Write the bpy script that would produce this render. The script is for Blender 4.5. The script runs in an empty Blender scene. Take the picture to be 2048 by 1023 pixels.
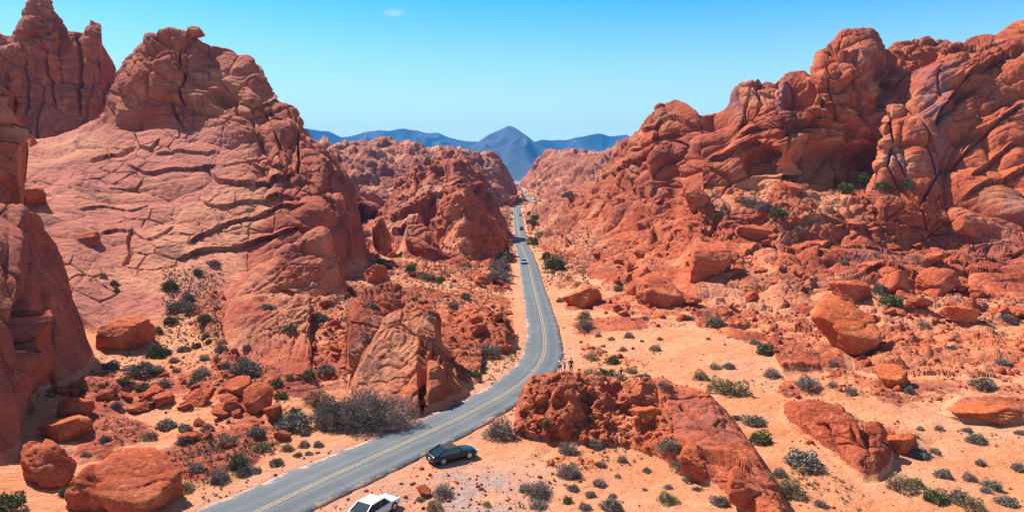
import bpy, bmesh, math, random
import numpy as np
from mathutils import Vector, Matrix
from concurrent.futures import ThreadPoolExecutor
random.seed(7)
R = math.radians
scene = bpy.context.scene
COL = scene.collection
# ---------------------------------------------------------------- camera
FPX, PITCH, CAMZ = 1400.0, R(6.0), 26.0          # focal length in photo pixels (2048 wide), tilt, drone height
cd = bpy.data.cameras.new("camera"); cam = bpy.data.objects.new("camera", cd); COL.objects.link(cam)
cd.sensor_width = 36.0; cd.lens = 36.0*FPX/2048.0; cd.clip_start = 0.5; cd.clip_end = 60000.0
cam.location = (0, 0, CAMZ); cam.rotation_euler = (R(90)-PITCH, 0, 0)
scene.camera = cam
# ---------------------------------------------------------------- sky and sun
SUN_EL, SUN_AZ = R(48), R(-49)                   # azimuth measured from +Y, negative = towards the left of the view
world = bpy.data.worlds.new("World"); scene.world = world; world.use_nodes = True
nt = world.node_tree; bg = nt.nodes["Background"]
sky = nt.nodes.new("ShaderNodeTexSky"); sky.sky_type = 'NISHITA'; sky.sun_disc = False
sky.sun_elevation = SUN_EL; sky.sun_rotation = SUN_AZ
sky.altitude = 600; sky.air_density = 1.0; sky.dust_density = 0.2; sky.ozone_density = 1.2
hs = nt.nodes.new("ShaderNodeHueSaturation"); hs.inputs["Saturation"].default_value = 1.55; hs.inputs["Hue"].default_value = 0.482
nt.links.new(sky.outputs[0], hs.inputs["Color"])
tcw = nt.nodes.new("ShaderNodeTexCoord"); sx = nt.nodes.new("ShaderNodeSeparateXYZ"); nt.links.new(tcw.outputs["Generated"], sx.inputs[0])
mrw = nt.nodes.new("ShaderNodeMapRange"); mrw.interpolation_type = 'SMOOTHSTEP'; nt.links.new(sx.outputs["Z"], mrw.inputs["Value"])
for n_, v_ in (("From Min", -.02), ("From Max", .27), ("To Min", 1.0), ("To Max", 0.0)): mrw.inputs[n_].default_value = v_
mxw = nt.nodes.new("ShaderNodeMix"); mxw.data_type = 'RGBA'; nt.links.new(mrw.outputs[0], mxw.inputs[0]); nt.links.new(hs.outputs[0], mxw.inputs[6]); mxw.inputs[7].default_value = (5.4, 7.0, 7.5, 1)
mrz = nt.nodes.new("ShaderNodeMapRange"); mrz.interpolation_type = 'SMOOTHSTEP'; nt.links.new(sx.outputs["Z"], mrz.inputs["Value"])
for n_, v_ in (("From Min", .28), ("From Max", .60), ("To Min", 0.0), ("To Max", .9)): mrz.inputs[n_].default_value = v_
mxz = nt.nodes.new("ShaderNodeMix"); mxz.data_type = 'RGBA'; nt.links.new(mrz.outputs[0], mxz.inputs[0]); nt.links.new(mxw.outputs[2], mxz.inputs[6]); mxz.inputs[7].default_value = (1.25, 1.35, 2.3, 1)   # deeper, less cyan sky above the view, shaped to cut cyan shadow fill
# the one wisp of cloud high over the left massif
vmw = nt.nodes.new("ShaderNodeVectorMath"); vmw.operation = 'SUBTRACT'; nt.links.new(tcw.outputs["Generated"], vmw.inputs[0]); vmw.inputs[1].default_value = (-.159, .961, .2248)
mpw = nt.nodes.new("ShaderNodeMapping"); mpw.inputs["Scale"].default_value = (48, 0, 150); nt.links.new(vmw.outputs[0], mpw.inputs[0])
lnw = nt.nodes.new("ShaderNodeVectorMath"); lnw.operation = 'LENGTH'; nt.links.new(mpw.outputs[0], lnw.inputs[0])
nzw = nt.nodes.new("ShaderNodeTexNoise"); nzw.inputs["Scale"].default_value = 60; nzw.inputs["Detail"].default_value = 5; nt.links.new(tcw.outputs["Generated"], nzw.inputs["Vector"])
adw = nt.nodes.new("ShaderNodeMath"); adw.operation = 'ADD'; nt.links.new(lnw.outputs["Value"], adw.inputs[0]); nt.links.new(nzw.outputs["Fac"], adw.inputs[1])
mcw = nt.nodes.new("ShaderNodeMapRange"); mcw.interpolation_type = 'SMOOTHSTEP'; nt.links.new(adw.outputs[0], mcw.inputs["Value"])
for n_, v_ in (("From Min", .5), ("From Max", 1.5), ("To Min", .55), ("To Max", 0.0)): mcw.inputs[n_].default_value = v_
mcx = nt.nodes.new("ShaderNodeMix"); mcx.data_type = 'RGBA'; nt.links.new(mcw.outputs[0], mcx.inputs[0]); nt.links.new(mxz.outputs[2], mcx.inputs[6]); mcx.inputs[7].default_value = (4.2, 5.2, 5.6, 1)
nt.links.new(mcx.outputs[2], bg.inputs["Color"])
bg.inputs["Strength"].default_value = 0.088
sl = bpy.data.lights.new("sun", 'SUN'); sl.energy = 5.0; sl.angle = R(0.5); sl.color = (1.0, 0.95, 0.88)
so = bpy.data.objects.new("sun", sl); COL.objects.link(so)
sd = Vector((math.sin(SUN_AZ)*math.cos(SUN_EL), math.cos(SUN_AZ)*math.cos(SUN_EL), math.sin(SUN_EL)))
so.rotation_euler = sd.to_track_quat('Z', 'Y').to_euler(); so.location = (-80, 60, 160)
scene.view_settings.view_transform = 'Standard'; scene.view_settings.look = 'None'
scene.view_settings.exposure = 1.0; scene.view_settings.gamma = 1.0
scene.cycles.max_bounces = 6; scene.cycles.diffuse_bounces = 2; scene.cycles.volume_bounces = 0
scene.cycles.use_denoising = True

# ---------------------------------------------------------------- projection helpers
CP, SP = math.cos(PITCH), math.sin(PITCH)
def z_at(Y, py):
    b = (511.5-py)/FPX
    return CAMZ + Y*(b*CP-SP)/(CP+b*SP)
def py_at(Y, z):
    t = (z-CAMZ)/Y
    b = (t*CP+SP)/(CP-t*SP)
    return 511.5-FPX*b
def ground_pt(px, py, z=0.0):                    # where the photo's pixel meets the level z
    b = (511.5-py)/FPX
    dy = CP+b*SP; dz = b*CP-SP; t = (z-CAMZ)/dz
    return np.array([(px-1024)/FPX*t, dy*t])

# ---------------------------------------------------------------- noise (vectorised)
rng = np.random.RandomState(11)
PERM = rng.permutation(256).astype(np.int32); PERM = np.concatenate([PERM, PERM])
GR = rng.normal(size=(256, 3)).astype(np.float32); GR /= np.linalg.norm(GR, axis=1)[:, None]
CH = 200000
def par(fn, n):
    out = np.empty(n, np.float32)
    def job(s): out[s:s+CH] = fn(slice(s, min(n, s+CH)))
    with ThreadPoolExecutor(4) as ex: list(ex.map(job, range(0, n, CH)))
    return out
def _perlin(x, y, z):
    fx, fy, fz = np.floor(x), np.floor(y), np.floor(z)
    xi, yi, zi = fx.astype(np.int32) & 255, fy.astype(np.int32) & 255, fz.astype(np.int32) & 255
    x = x-fx; y = y-fy; z = z-fz
    u, v, w = x*x*x*(x*(x*6-15)+10), y*y*y*(y*(y*6-15)+10), z*z*z*(z*(z*6-15)+10)
    def g(a, b, c):
        h = PERM[PERM[PERM[(xi+a) & 255]+((yi+b) & 255)]+((zi+c) & 255)]
        q = GR[h]
        return q[:, 0]*(x-a)+q[:, 1]*(y-b)+q[:, 2]*(z-c)
    def L(a, b, t): return a+t*(b-a)
    return L(L(L(g(0,0,0), g(1,0,0), u), L(g(0,1,0), g(1,1,0), u), v), L(L(g(0,0,1), g(1,0,1), u), L(g(0,1,1), g(1,1,1), u), v), w)*1.5
def perlin(P, sc, off=0.0, an=(1, 1, 1)):
    X, Y, Z = P
    return par(lambda s: _perlin(X[s]*(an[0]/sc)+off, Y[s]*(an[1]/sc)+off*1.7, Z[s]*(an[2]/sc)+off*0.3), len(X))
def fbm(P, sc, n=3, off=0.0, an=(1, 1, 1)):
    r = 0; a = 1.0
    for i in range(n):
        r = r+a*perlin(P, sc/2**i, off+i*7.3, an); a *= .5
    return r
def billow(P, sc, n=2, off=0.0, an=(1, 1, 1)):    # rounded bulges parted by creases, 0..1
    r = 0; a = 1.0; t = 0
    for i in range(n):
        r = r+a*np.sqrt(np.abs(perlin(P, sc/2**i, off+i*5.1, an))+1e-4); t += a; a *= .5
    return r/t
def _vor(x, y, seed):
    fx, fy = np.floor(x), np.floor(y)
    xi, yi = fx.astype(np.int32), fy.astype(np.int32)
    x = x-fx; y = y-fy
    f1 = np.full(x.shape, 9., np.float32); f2 = f1.copy(); cid = np.zeros(x.shape, np.int32)
    for a in (-1, 0, 1):
        for b in (-1, 0, 1):
            h = PERM[PERM[(xi+a+seed) & 255]+((yi+b) & 255)]
            q = GR[h]
            d = np.hypot(a+.5+q[:, 0]*.5-x, b+.5+q[:, 1]*.5-y)
            m = d < f1
            f2 = np.where(m, f1, np.minimum(f2, d)); cid = np.where(m, h, cid); f1 = np.where(m, d, f1)
    return f1, f2, cid
def voronoi(X, Y, sc, seed=0):
    n = len(X); A = np.empty(n, np.float32); B = A.copy(); C = np.empty(n, np.int32)
    def job(s):
        e = slice(s, min(n, s+CH)); A[e], B[e], C[e] = _vor(X[e]/sc, Y[e]/sc, seed)
    with ThreadPoolExecutor(4) as ex: list(ex.map(job, range(0, n, CH)))
    return A, B, C
def sstep(a, b, x):
    t = np.clip((x-a)/(b-a), 0, 1); return t*t*(3-2*t)

# ---------------------------------------------------------------- the road, traced and laid on the ground plane
RC = [(440,1060),(525,1020),(600,983),(700,933),(800,892),(876,858),(952,822),(1016,787),(1054,764),(1087,726),(1092,691),(1087,653),(1080,623),(1068,576),(1058,532),(1050,508),(1042,491),(1037,459),(1034,435),(1031,413)]
RL = [(250,1070),(380,1023),(480,985),(600,935),(700,893),(800,855),(851,841),(902,813),(952,787),(1003,759),(1029,734),(1046,709),(1054,673),(1054,640),(1046,605),(1040,552),(1036,517),(1030,494),(1028,450),(1026,420),(1025,412)]
RR = [(560,1050),(660,1008),(735,975),(800,938),(860,908),(909,884),(963,856),(1018,823),(1080,775),(1118,728),(1130,703),(1129,686),(1122,665),(1110,640),(1092,582),(1076,532),(1066,505),(1056,489),(1050,459),(1044,425),(1040,412)]
def poly(A, n):
    P = np.array([ground_pt(*p) for p in A]); s = np.r_[0, np.cumsum(np.hypot(*np.diff(P, axis=0).T))]
    t = np.linspace(0, s[-1], n); Q = np.c_[np.interp(t, s, P[:, 0]), np.interp(t, s, P[:, 1])]
    k = np.ones(9)/9
    for _ in range(3):
        for c in (0, 1): Q[:, c] = np.convolve(np.pad(Q[:, c], 4, 'reflect', reflect_type='odd'), k, 'valid')
    return Q
NC = 500
ROADC = poly(RC, NC); EL, ER = poly(RL, 900), poly(RR, 900)
tan = np.gradient(ROADC, axis=0); tan /= np.linalg.norm(tan, axis=1)[:, None]; nor = np.c_[tan[:, 1], -tan[:, 0]]   # nor points right
def side(E, sgn):
    w = []
    for c, n_, t_ in zip(ROADC, nor, tan):
        d = E-c; al = np.abs(d@t_); lat = (d@n_)*sgn; al[lat < 0] = 99
        i = al.argmin(); w.append(lat[i] if al[i] < 8 else 3.2)
    w = np.clip(np.array(w), 2.7, 4.6)
    return np.convolve(np.pad(w, 12, 'edge'), np.ones(25)/25, 'valid')
WL, WR = side(EL, -1), side(ER, 1)
def road_dist(X, Y):                              # distance to the centreline minus half width (negative = on the road)
    out = np.full(X.shape, 1e3, np.float32)
    for i in range(0, NC, 3):
        dx = X-ROADC[i, 0]; dy = Y-ROADC[i, 1]
        lat = dx*nor[i, 0]+dy*nor[i, 1]
        out = np.minimum(out, np.hypot(dx, dy)-np.where(lat > 0, WR[i], WL[i]))
    return out

# ---------------------------------------------------------------- rock formations: stations along the skyline, each a profile from toe to ridge
# each station: photo column, then (distance ahead, photo row) knots from foot to ridge
FORM = {}
def form(key, stations, drop=(12, 6, 60, 40), sig=4, front=(2.5, 5), **kw):
    FORM[key] = dict(st=stations, drop=drop, sig=sig, front=front, **kw)
TOPR = {1300:206,1350:197,1400:224,1450:208,1475:168,1520:148,1560:140,1610:124,1640:76,1680:47,1740:58,1780:100,1830:135,1880:160}
rs = [(1030,[(300,498),(330,485),(370,470),(410,458),(450,448),(490,440),(520,435),(540,432),(560,430),(580,428)]),
 (1075,[(235,528),(270,505),(310,480),(350,455),(390,440),(410,430),(425,422),(440,415),(452,410),(465,407)]),
 (1110,[(185,562),(215,530),(245,500),(280,470),(310,448),(332,433),(350,422),(365,414),(378,406),(392,400)]),
 (1150,[(163,588),(188,553),(212,520),(236,490),(260,460),(280,438),(296,420),(308,404),(320,388),(332,376)]),
 (1200,[(149,608),(168,570),(188,535),(208,500),(230,465),(246,440),(260,412),(272,385),(284,358),(298,336)]),
 (1260,[(139,625),(157,580),(176,540),(194,505),(212,468),(230,430),(243,392),(252,350),(260,305),(272,268)])]
for px, t in TOPR.items():
    if px < 1400:   rs.append((px,[(133,635),(150,590),(167,545),(184,505),(201,462),(217,420),(229,380),(237,330),(243,t+58),(258,t)]))
    elif px < 1560: rs.append((px,[(117,655),(135,606),(154,550),(169,505),(184,460),(199,415),(212,378),(218,320),(226,t+62),(243,t)]))
    else:           rs.append((px,[(92,765 if px > 1700 else 725),(114,668),(144,568),(160,520),(176,470),(190,420),(203,378),(208,305),(217,t+75),(236,t)]))
rs += [(2048,[(86,800),(108,694),(139,585),(155,535),(170,485),(182,440),(192,405),(200,380),(215,350),(235,330)]),
       (2400,[(84,770),(104,670),(126,590),(142,540),(157,490),(170,445),(182,405),(195,370),(215,330),(235,300)])]
form('right_massif', rs, rough=1.0)
form('right_spur', [(1742,[(188,450),(192,430),(196,410),(200,400),(206,395),(214,392),(226,390)]),
 (1762,[(183,400),(187,370),(190,335),(193,300),(197,255),(203,222),(214,208)]),
 (1800,[(181,402),(185,378),(188,340),(192,295),(197,240),(205,195),(220,165)]),
 (1840,[(179,402),(182,380),(186,345),(191,290),(198,225),(208,165),(226,130)]),
 (1880,[(177,405),(181,375),(187,320),(194,255),(202,190),(212,130),(228,98)]),
 (1920,[(175,410),(181,365),(189,305),(197,240),(205,175),(215,115),(230,74)]),
 (1960,[(173,415),(180,365),(189,300),(198,230),(207,165),(217,110),(230,73)]),
 (2010,[(170,420),(178,365),(188,295),(197,225),(207,155),(217,100),(230,60)]),
 (2048,[(167,425),(176,370),(186,300),(196,225),(206,150),(216,85),(230,38)]),
 (2400,[(155,440),(166,370),(178,290),(190,205),(202,120),(214,50),(228,0)])], rough=1.0)
form('right_back_peak', [(1770,[(250,160),(258,130),(268,112)]),(1792,[(250,140),(258,105),(268,80)]),(1850,[(250,130),(258,90),(268,66)]),(1900,[(250,130),(258,95),(268,71)]),(1950,[(250,150),(258,110),(268,85)]),(2100,[(250,120),(258,90),(268,60)])], rough=.8)
form('left_massif', [(30,[(118,560),(128,505),(138,455),(149,405),(162,355),(176,320),(190,300),(202,290),(212,282),(222,276)]),
 (100,[(114,600),(124,545),(135,490),(148,430),(162,375),(176,330),(190,298),(202,282),(212,274),(222,270)]),
 (150,[(112,625),(122,565),(134,500),(148,438),(162,380),(176,330),(190,292),(202,272),(212,262),(222,256)]),
 (200,[(109,665),(120,600),(133,535),(148,465),(163,400),(178,340),(192,292),(203,258),(211,245),(220,238)]),
 (232,[(107,690),(119,620),(132,550),(148,475),(163,408),(178,345),(193,290),(204,246),(210,180),(220,150)]),
 (260,[(106,698),(118,625),(131,555),(147,480),(163,410),(178,345),(193,287),(204,242),(210,150),(222,112)]),
 (300,[(106,700),(118,627),(131,557),(147,482),(163,412),(178,347),(193,287),(204,240),(209,120),(222,62)]),
 (345,[(110,685),(121,615),(134,550),(149,482),(164,412),(179,347),(193,287),(204,240),(210,115),(224,50)]),
 (378,[(114,665),(123,605),(135,545),(150,480),(165,412),(180,347),(194,290),(204,240),(211,130),(226,58)]),
 (405,[(119,645),(127,597),(138,545),(151,480),(166,412),(180,347),(193,292),(204,240),(212,150),(228,83)]),
 (450,[(128,605),(135,570),(144,527),(156,470),(168,410),(180,350),(192,290),(203,225),(214,150),(230,90)]),
 (500,[(136,582),(141,556),(148,523),(157,470),(168,408),(179,348),(191,288),(202,222),(213,155),(229,102)]),
 (528,[(140,575),(144,550),(150,518),(158,468),(168,405),(179,345),(190,290),(200,238),(212,180),(228,130)]),
 (560,[(145,570),(149,545),(154,515),(160,460),(168,402),(178,348),(188,298),(197,255),(207,222),(217,197)]),
 (600,[(151,570),(154,545),(157,512),(162,460),(169,405),(178,355),(187,310),(195,272),(202,245),(210,228)]),
 (650,[(157,567),(159,545),(162,512),(166,465),(171,415),(178,372),(185,335),(191,310),(197,296),(205,286)]),
 (690,[(164,562),(165,545),(167,515),(170,475),(174,435),(179,402),(184,378),(189,360),(194,350),(200,342)]),
 (715,[(169,558),(170,545),(172,520),(174,490),(177,462),(180,442),(184,427),(188,418),(192,411),(198,406)]),
 (732,[(173,556),(174,548),(175,535),(177,520),(179,505),(182,492),(185,482),(188,476),(192,472),(196,470)]),
 (745,[(178,555),(179,553),(180,551),(181,549),(183,547),(185,545),(187,543),(189,541),(192,540),(196,539)])], rough=1.0, front=(1.5,6))
form('left_towers', [(-400,[(225,310),(233,240),(240,150),(246,80),(254,40)]),(0,[(225,305),(233,240),(240,160),(245,95),(253,56)]),
 (24,[(225,305),(233,240),(240,160),(244,85),(252,48)]),(40,[(225,303),(233,238),(240,150),(244,60),(251,18)]),(60,[(225,303),(233,238),(240,140),(244,45),(251,-6)]),
 (104,[(225,300),(233,235),(240,140),(244,40),(251,-6)]),(118,[(225,300),(233,235),(240,145),(244,60),(251,22)]),(127,[(225,298),(233,235),(240,150),(245,85),(252,50)]),
 (158,[(225,295),(233,235),(241,150),(246,85),(253,53)]),(168,[(225,293),(233,235),(241,145),(246,75),(251,42)]),(178,[(225,290),(233,232),(241,135),(246,62),(251,33)]),
 (207,[(225,285),(233,232),(241,140),(246,70),(251,37)]),(212,[(225,283),(233,232),(241,160),(246,95),(251,66)]),(222,[(225,280),(233,235),(241,175),(246,130),(251,108)]),
 (236,[(225,275),(233,240),(241,190),(246,165),(251,142)]),(255,[(225,272),(233,250),(241,215),(246,190),(251,170)])], sig=1.5, rough=.8)
form('left_near_wall', [(-500,[(36,1300),(42,1000),(50,760),(58,560),(70,430),(85,380)]),(-150,[(50,1060),(54,930),(59,760),(65,600),(74,450),(86,388)]),
 (0,[(58,965),(60,890),(64,750),(69,610),(77,475),(88,402)]),(42,[(61,945),(63,885),(66,750),(71,615),(79,485),(90,408)]),
 (56,[(70,868),(72,815),(75,720),(79,610),(85,500),(92,415)]),(75,[(75,830),(77,790),(80,715),(84,620),(89,520),(95,430)]),
 (100,[(77,812),(79,778),(82,712),(86,635),(91,555),(97,475)]),(130,[(79,803),(81,772),(84,722),(88,665),(92,602),(98,543)]),
 (160,[(81,797),(83,777),(86,747),(89,708),(93,662),(98,622)]),(187,[(84,788),(85,777),(87,762),(90,742),(93,722),(97,705)]),
 (206,[(86,782),(87,780),(88,777),(90,773),(93,770),(96,767)])], sig=2, rough=.5)
form('left_edge_pinnacle', [(-400,[(96,430),(99,300),(102,160),(106,20),(110,-20)]),(-60,[(98,420),(100,330),(102,220),(105,120),(109,70)]),(0,[(99,415),(101,340),(103,250),(106,160),(109,92)]),
 (10,[(100,415),(102,350),(104,280),(106,220),(109,170)]),(17,[(101,420),(103,400),(104,385),(106,370),(109,360)])], sig=1, rough=.5)
form('centre_outcrop', [(425,[(104,700),(108,680),(112,662),(116,650),(121,640),(126,632)]),(480,[(98,718),(102,690),(106,660),(111,630),(117,605),(124,590)]),
 (540,[(90,760),(94,725),(99,687),(105,647),(112,613),(120,590)]),(585,[(88,768),(92,732),(97,692),(103,650),(110,612),(118,588)]),(616,[(88,768),(92,732),(97,692),(103,650),(110,612),(118,586)]),(624,[(92,740),(95,715),(99,685),(104,650),(110,615),(117,588)])], sig=1.2, rough=.4, front=(1,4), drop=(8,3,18,10), edge=2.5)
form('centre_rubble', [(600,[(90,752),(95,728),(101,700),(107,668),(113,632),(119,592)]),(650,[(86,775),(91,750),(98,712),(105,668),(112,625),(119,588)]),(700,[(84,792),(90,758),(97,718),(105,674),(112,630),(119,588)]),(760,[(82,800),(88,770),(96,728),(104,685),(112,637),(119,592)]),
 (830,[(82,800),(88,772),(95,735),(102,695),(110,655),(116,625)]),(880,[(84,787),(90,756),(96,724),(102,694),(108,666),(114,642)]),(940,[(88,767),(92,748),(97,723),(102,701),(107,681),(112,664)]),(965,[(90,758),(94,742),(98,722),(102,706),(107,690),(112,676)])], sig=5, rough=.5, front=(1.5,3), drop=(6,3,14,10))
form('back_block', [(699,[(91,712),(94,662),(98,622),(102,603)]),(728,[(91,706),(94,650),(98,600),(102,574)]),(790,[(92,694),(94,650),(98,600),(102,568)]),(798,[(92,694),(94,652),(98,606),(102,578)])], sig=1.2, rough=.3, front=(.6,5), drop=(3,2,6,9), edge=2)
form('striped_block', [(698,[(79.5,806),(80.5,798),(82,789),(84,783)]),(722,[(76.5,828),(78.5,796),(82,748),(87,708)]),(752,[(75,838),(77.8,796),(82.5,732),(91,662)]),(780,[(74.4,841),(77.1,798),(83.5,726),(94,632)]),(800,[(74.2,841),(77,800),(84,728),(95,626)]),(834,[(74.4,838),(77,798),(83.5,728),(95,616)]),
 (840,[(76,820),(79,780),(86,700),(95,616)]),(846,[(85.5,674),(88,656),(91,636),(95,619)]),(872,[(86,676),(88.5,658),(91.5,640),(95,628)]),(879,[(86.5,676),(89,662),(92,648),(95,638)])], sig=1.2, rough=.35, front=(.7,5), drop=(2.5,2,6,9), edge=2)
form('end_block', [(846,[(76.2,822),(77.6,795),(80.6,748),(85,700),(88,680)]),(874,[(76.8,818),(78.2,790),(81.2,744),(85.2,698),(88.5,678)]),(882,[(76.6,819),(77.8,798),(80.2,765),(83.5,722),(86.5,698)]),(905,[(78.2,812),(79,798),(80.8,780),(83.2,758),(86,742)]),(934,[(80,803),(80.8,797),(82,790),(83.4,783),(85.5,777)]),(945,[(81.5,798),(82.2,794),(83,790),(84,786),(85.5,783)])], sig=1.2, rough=.35, front=(.7,5), drop=(2.5,2,6,9), edge=2)
form('roadside_outcrop', [(880,[(105,700),(110,680),(116,655),(122,635)]),(930,[(104,705),(108,675),(114,640),(122,610)]),(975,[(103,712),(107,680),(113,645),(121,615)]),
 (1010,[(104,712),(106,680),(111,655),(118,640)]),(1030,[(106,708),(108,690),(111,678),(116,668)]),(1042,[(107,704),(109,700),(111,697),(114,694)])], sig=2, rough=.6, front=(1,4), drop=(6,2,14,8))
form('front_right_outcrop', [(1024,[(71,862),(72,857),(73,852),(75,846),(77,840),(80,830)]),(1040,[(70,868),(71,850),(72,828),(73.5,808),(75.5,790),(78,776)]),
 (1070,[(69,873),(70,846),(71.5,815),(73,785),(75.5,762),(78.5,748)]),(1105,[(68.5,876),(69.5,850),(71,815),(73,780),(75.5,756),(78.5,744)]),(1135,[(68,880),(69,852),(71,812),(73,778),(75.5,756),(78.5,745)]),
 (1165,[(67.5,883),(69,856),(71,820),(73,790),(76,768),(79,757)]),(1240,[(67,887),(69,860),(71.5,830),(74.5,802),(78,780),(81,768)]),
 (1300,[(65,893),(67,866),(69.5,836),(72.5,805),(76,781),(80,766)]),(1360,[(61.5,908),(64,882),(67.5,846),(71.5,810),(75.5,781),(79,766)]),
 (1420,[(58,930),(60.5,905),(64.5,868),(69,830),(73.5,797),(76,786)]),(1470,[(54.5,965),(56.5,938),(60.5,903),(64.5,873),(68.5,850),(71,842)]),
 (1520,[(51,1005),(53,978),(55.5,950),(58.5,928),(61,917),(63,912)]),(1560,[(49,1028),(50,1010),(51.5,998),(53.5,988),(55.5,984),(57,982)]),(1580,[(49,1045),(50,1040),(52,1035),(54,1030),(56,1025),(58,1010)])],
 sig=3, rough=.5, front=(1,4), drop=(5,2,11,7))
form('dune_outcrop',[(1552,[(76,842),(77,834),(78,826),(80,818),(82,812)]),(1575,[(71.5,862),(72.4,838),(73.4,820),(75,806),(77,798)]),(1620,[(67.3,892),(67.8,862),(68.6,835),(69.8,812),(71.8,799)]),
 (1680,[(62,930),(62.6,895),(63.8,862),(65.8,832),(69,809)]),(1725,[(58.8,960),(59.2,925),(60,892),(61.6,866),(64,848)]),(1758,[(58.6,965),(59,935),(59.6,906),(60.8,884),(62.6,869)]),
 (1784,[(61,945),(61.6,925),(62.4,908),(63.6,897),(65,889)]),(1800,[(66,918),(67,914),(68,909),(69,904),(71,896)])], sig=3, rough=.45, front=(.6,3), drop=(3,1,8,6))
form('right_ledge', [(1640,[(88,768),(89,760),(91,752),(94,745)]),(1700,[(83.5,790),(84.3,772),(87,758),(91,748)]),(1770,[(80.5,805),(81.2,785),(84,765),(89,750)]),(1850,[(80,808),(80.8,786),(83.6,766),(89,750)]),(1960,[(78.5,815),(79.4,795),(82.4,772),(88,755)]),(2250,[(76,830),(77,808),(80,782),(86,765)])], sig=8, rough=.7, front=(.5,3), drop=(3,.6,10,6))
form('lower_right_ledge', [(1870,[(74.5,838),(75.2,830),(76,824),(78,818)]),(1920,[(72.6,850),(73.1,828),(74.6,808),(79,795)]),(1990,[(71.8,854),(72.3,830),(74,806),(79,792)]),(2060,[(71.8,854),(72.4,832),(74,810),(79,795)]),(2200,[(70.5,862),(71.2,842),(73,822),(78,805)])], sig=5, rough=.5, front=(.5,3), drop=(3,.6,10,6))
form('slope_foot_ledge', [(1180,[(138,622),(139,616),(141,611),(145,606)]),(1230,[(131,642),(132.2,624),(136,608),(144,595)]),(1320,[(127,652),(128.4,632),(133,612),(142,596)]),(1420,[(124,660),(125.4,640),(130,618),(140,600)]),(1500,[(118,672),(119.5,652),(125,628),(136,606)]),(1570,[(113,682),(114.5,664),(120,640),(132,615)]),(1610,[(112,684),(114,672),(118,655),(128,635)])], sig=8, rough=.8, front=(.5,3), drop=(4,.6,12,6))
form('valley_hill', [(690,[(215,545),(235,528),(255,512),(275,495),(295,478)]),(760,[(212,545),(235,515),(262,480),(290,450),(320,425)]),(800,[(225,530),(255,475),(285,430),(312,385),(335,348)]),(840,[(230,522),(258,465),(288,410),(318,350),(340,308)]),
 (880,[(235,515),(260,460),(290,400),(320,335),(345,299)]),(905,[(238,512),(262,455),(292,395),(322,325),(348,290)]),(930,[(240,508),(264,455),(294,400),(324,335),(348,297)]),
 (955,[(245,505),(268,465),(296,420),(322,362),(345,322)]),(980,[(252,500),(272,475),(294,445),(315,402),(335,372)]),(1003,[(265,492),(280,478),(295,462),(312,445),(328,432)]),(1018,[(280,490),(290,488),(300,486),(310,484),(320,482)])], sig=4, rough=1.1)
form('valley_pyramid', [(862,[(228,505),(233,485),(240,466)]),(890,[(220,516),(232,452),(246,402)]),(912,[(216,522),(230,432),(246,360)]),(930,[(216,521),(230,426),(246,349)]),(952,[(220,516),(233,442),(247,387)]),(978,[(228,507),(238,466),(249,428)]),(1002,[(242,497),(247,480),(253,466)])], sig=4, rough=.9)
form('valley_blocks', [(795,[(206,526),(210,508),(216,495)]),(806,[(203,534),(206,472),(214,441)]),(850,[(201,538),(204,478),(213,438)]),(872,[(200,541),(203,492),(211,455)]),(886,[(196,548),(200,518),(208,490)]),(915,[(193,552),(198,512),(207,488)]),(938,[(193,553),(196,532),(203,514)]),(952,[(196,550),(199,544),(203,538)])], sig=2, rough=.8)
form('wall_foot_mound', [(430,[(121,644),(123,630),(126,616),(129,605)]),(480,[(119.5,636),(123,602),(128,575),(133,560)]),(530,[(122.5,616),(126,582),(131,550),(136,525)]),(570,[(125.5,602),(128,562),(133,515),(138,484)]),(590,[(126,598),(128,560),(132,520),(138,482)]),(615,[(126.5,596),(129,556),(133,510),(138,474)]),
 (645,[(128.5,592),(130.5,550),(134,500),(139,458)]),(670,[(131.5,586),(133.5,555),(137,520),(141,492)]),(694,[(137,575),(138,562),(141,550),(144,542)])], sig=4, rough=.8, front=(1,4))
form('far_left_rocks', [(560,[(300,440),(400,385),(520,340),(700,300)]),(680,[(300,440),(400,385),(520,340),(700,299)]),(730,[(320,440),(420,385),(540,335),(720,291)]),(790,[(380,430),(480,375),(600,325),(760,286)]),(850,[(450,422),(540,370),(650,330),(800,299)]),
 (940,[(600,405),(680,368),(760,335),(860,304)]),(985,[(700,402),(760,370),(820,340),(880,312)]),(1005,[(740,402),(790,380),(840,358),(880,338)]),(1020,[(770,400),(800,390),(830,380),(870,370)]),(1028,[(800,400),(830,396),(850,390),(870,386)])], rough=1.6, drop=(40,15,250,60))
form('far_right_rocks', [(1045,[(1150,374),(1180,370),(1210,366),(1240,362)]),(1060,[(1000,390),(1050,375),(1090,362),(1130,350)]),(1075,[(900,396),(970,372),(1040,348),(1100,328)]),(1095,[(800,405),(880,372),(960,340),(1040,312)]),
 (1130,[(720,408),(810,370),(900,333),(1000,301)]),(1180,[(600,405),(700,370),(820,335),(960,305)]),(1240,[(560,400),(680,365),(800,330),(940,300)]),(1400,[(560,400),(680,365),(800,330),(940,300)])], rough=1.6, drop=(40,15,250,60))
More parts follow.
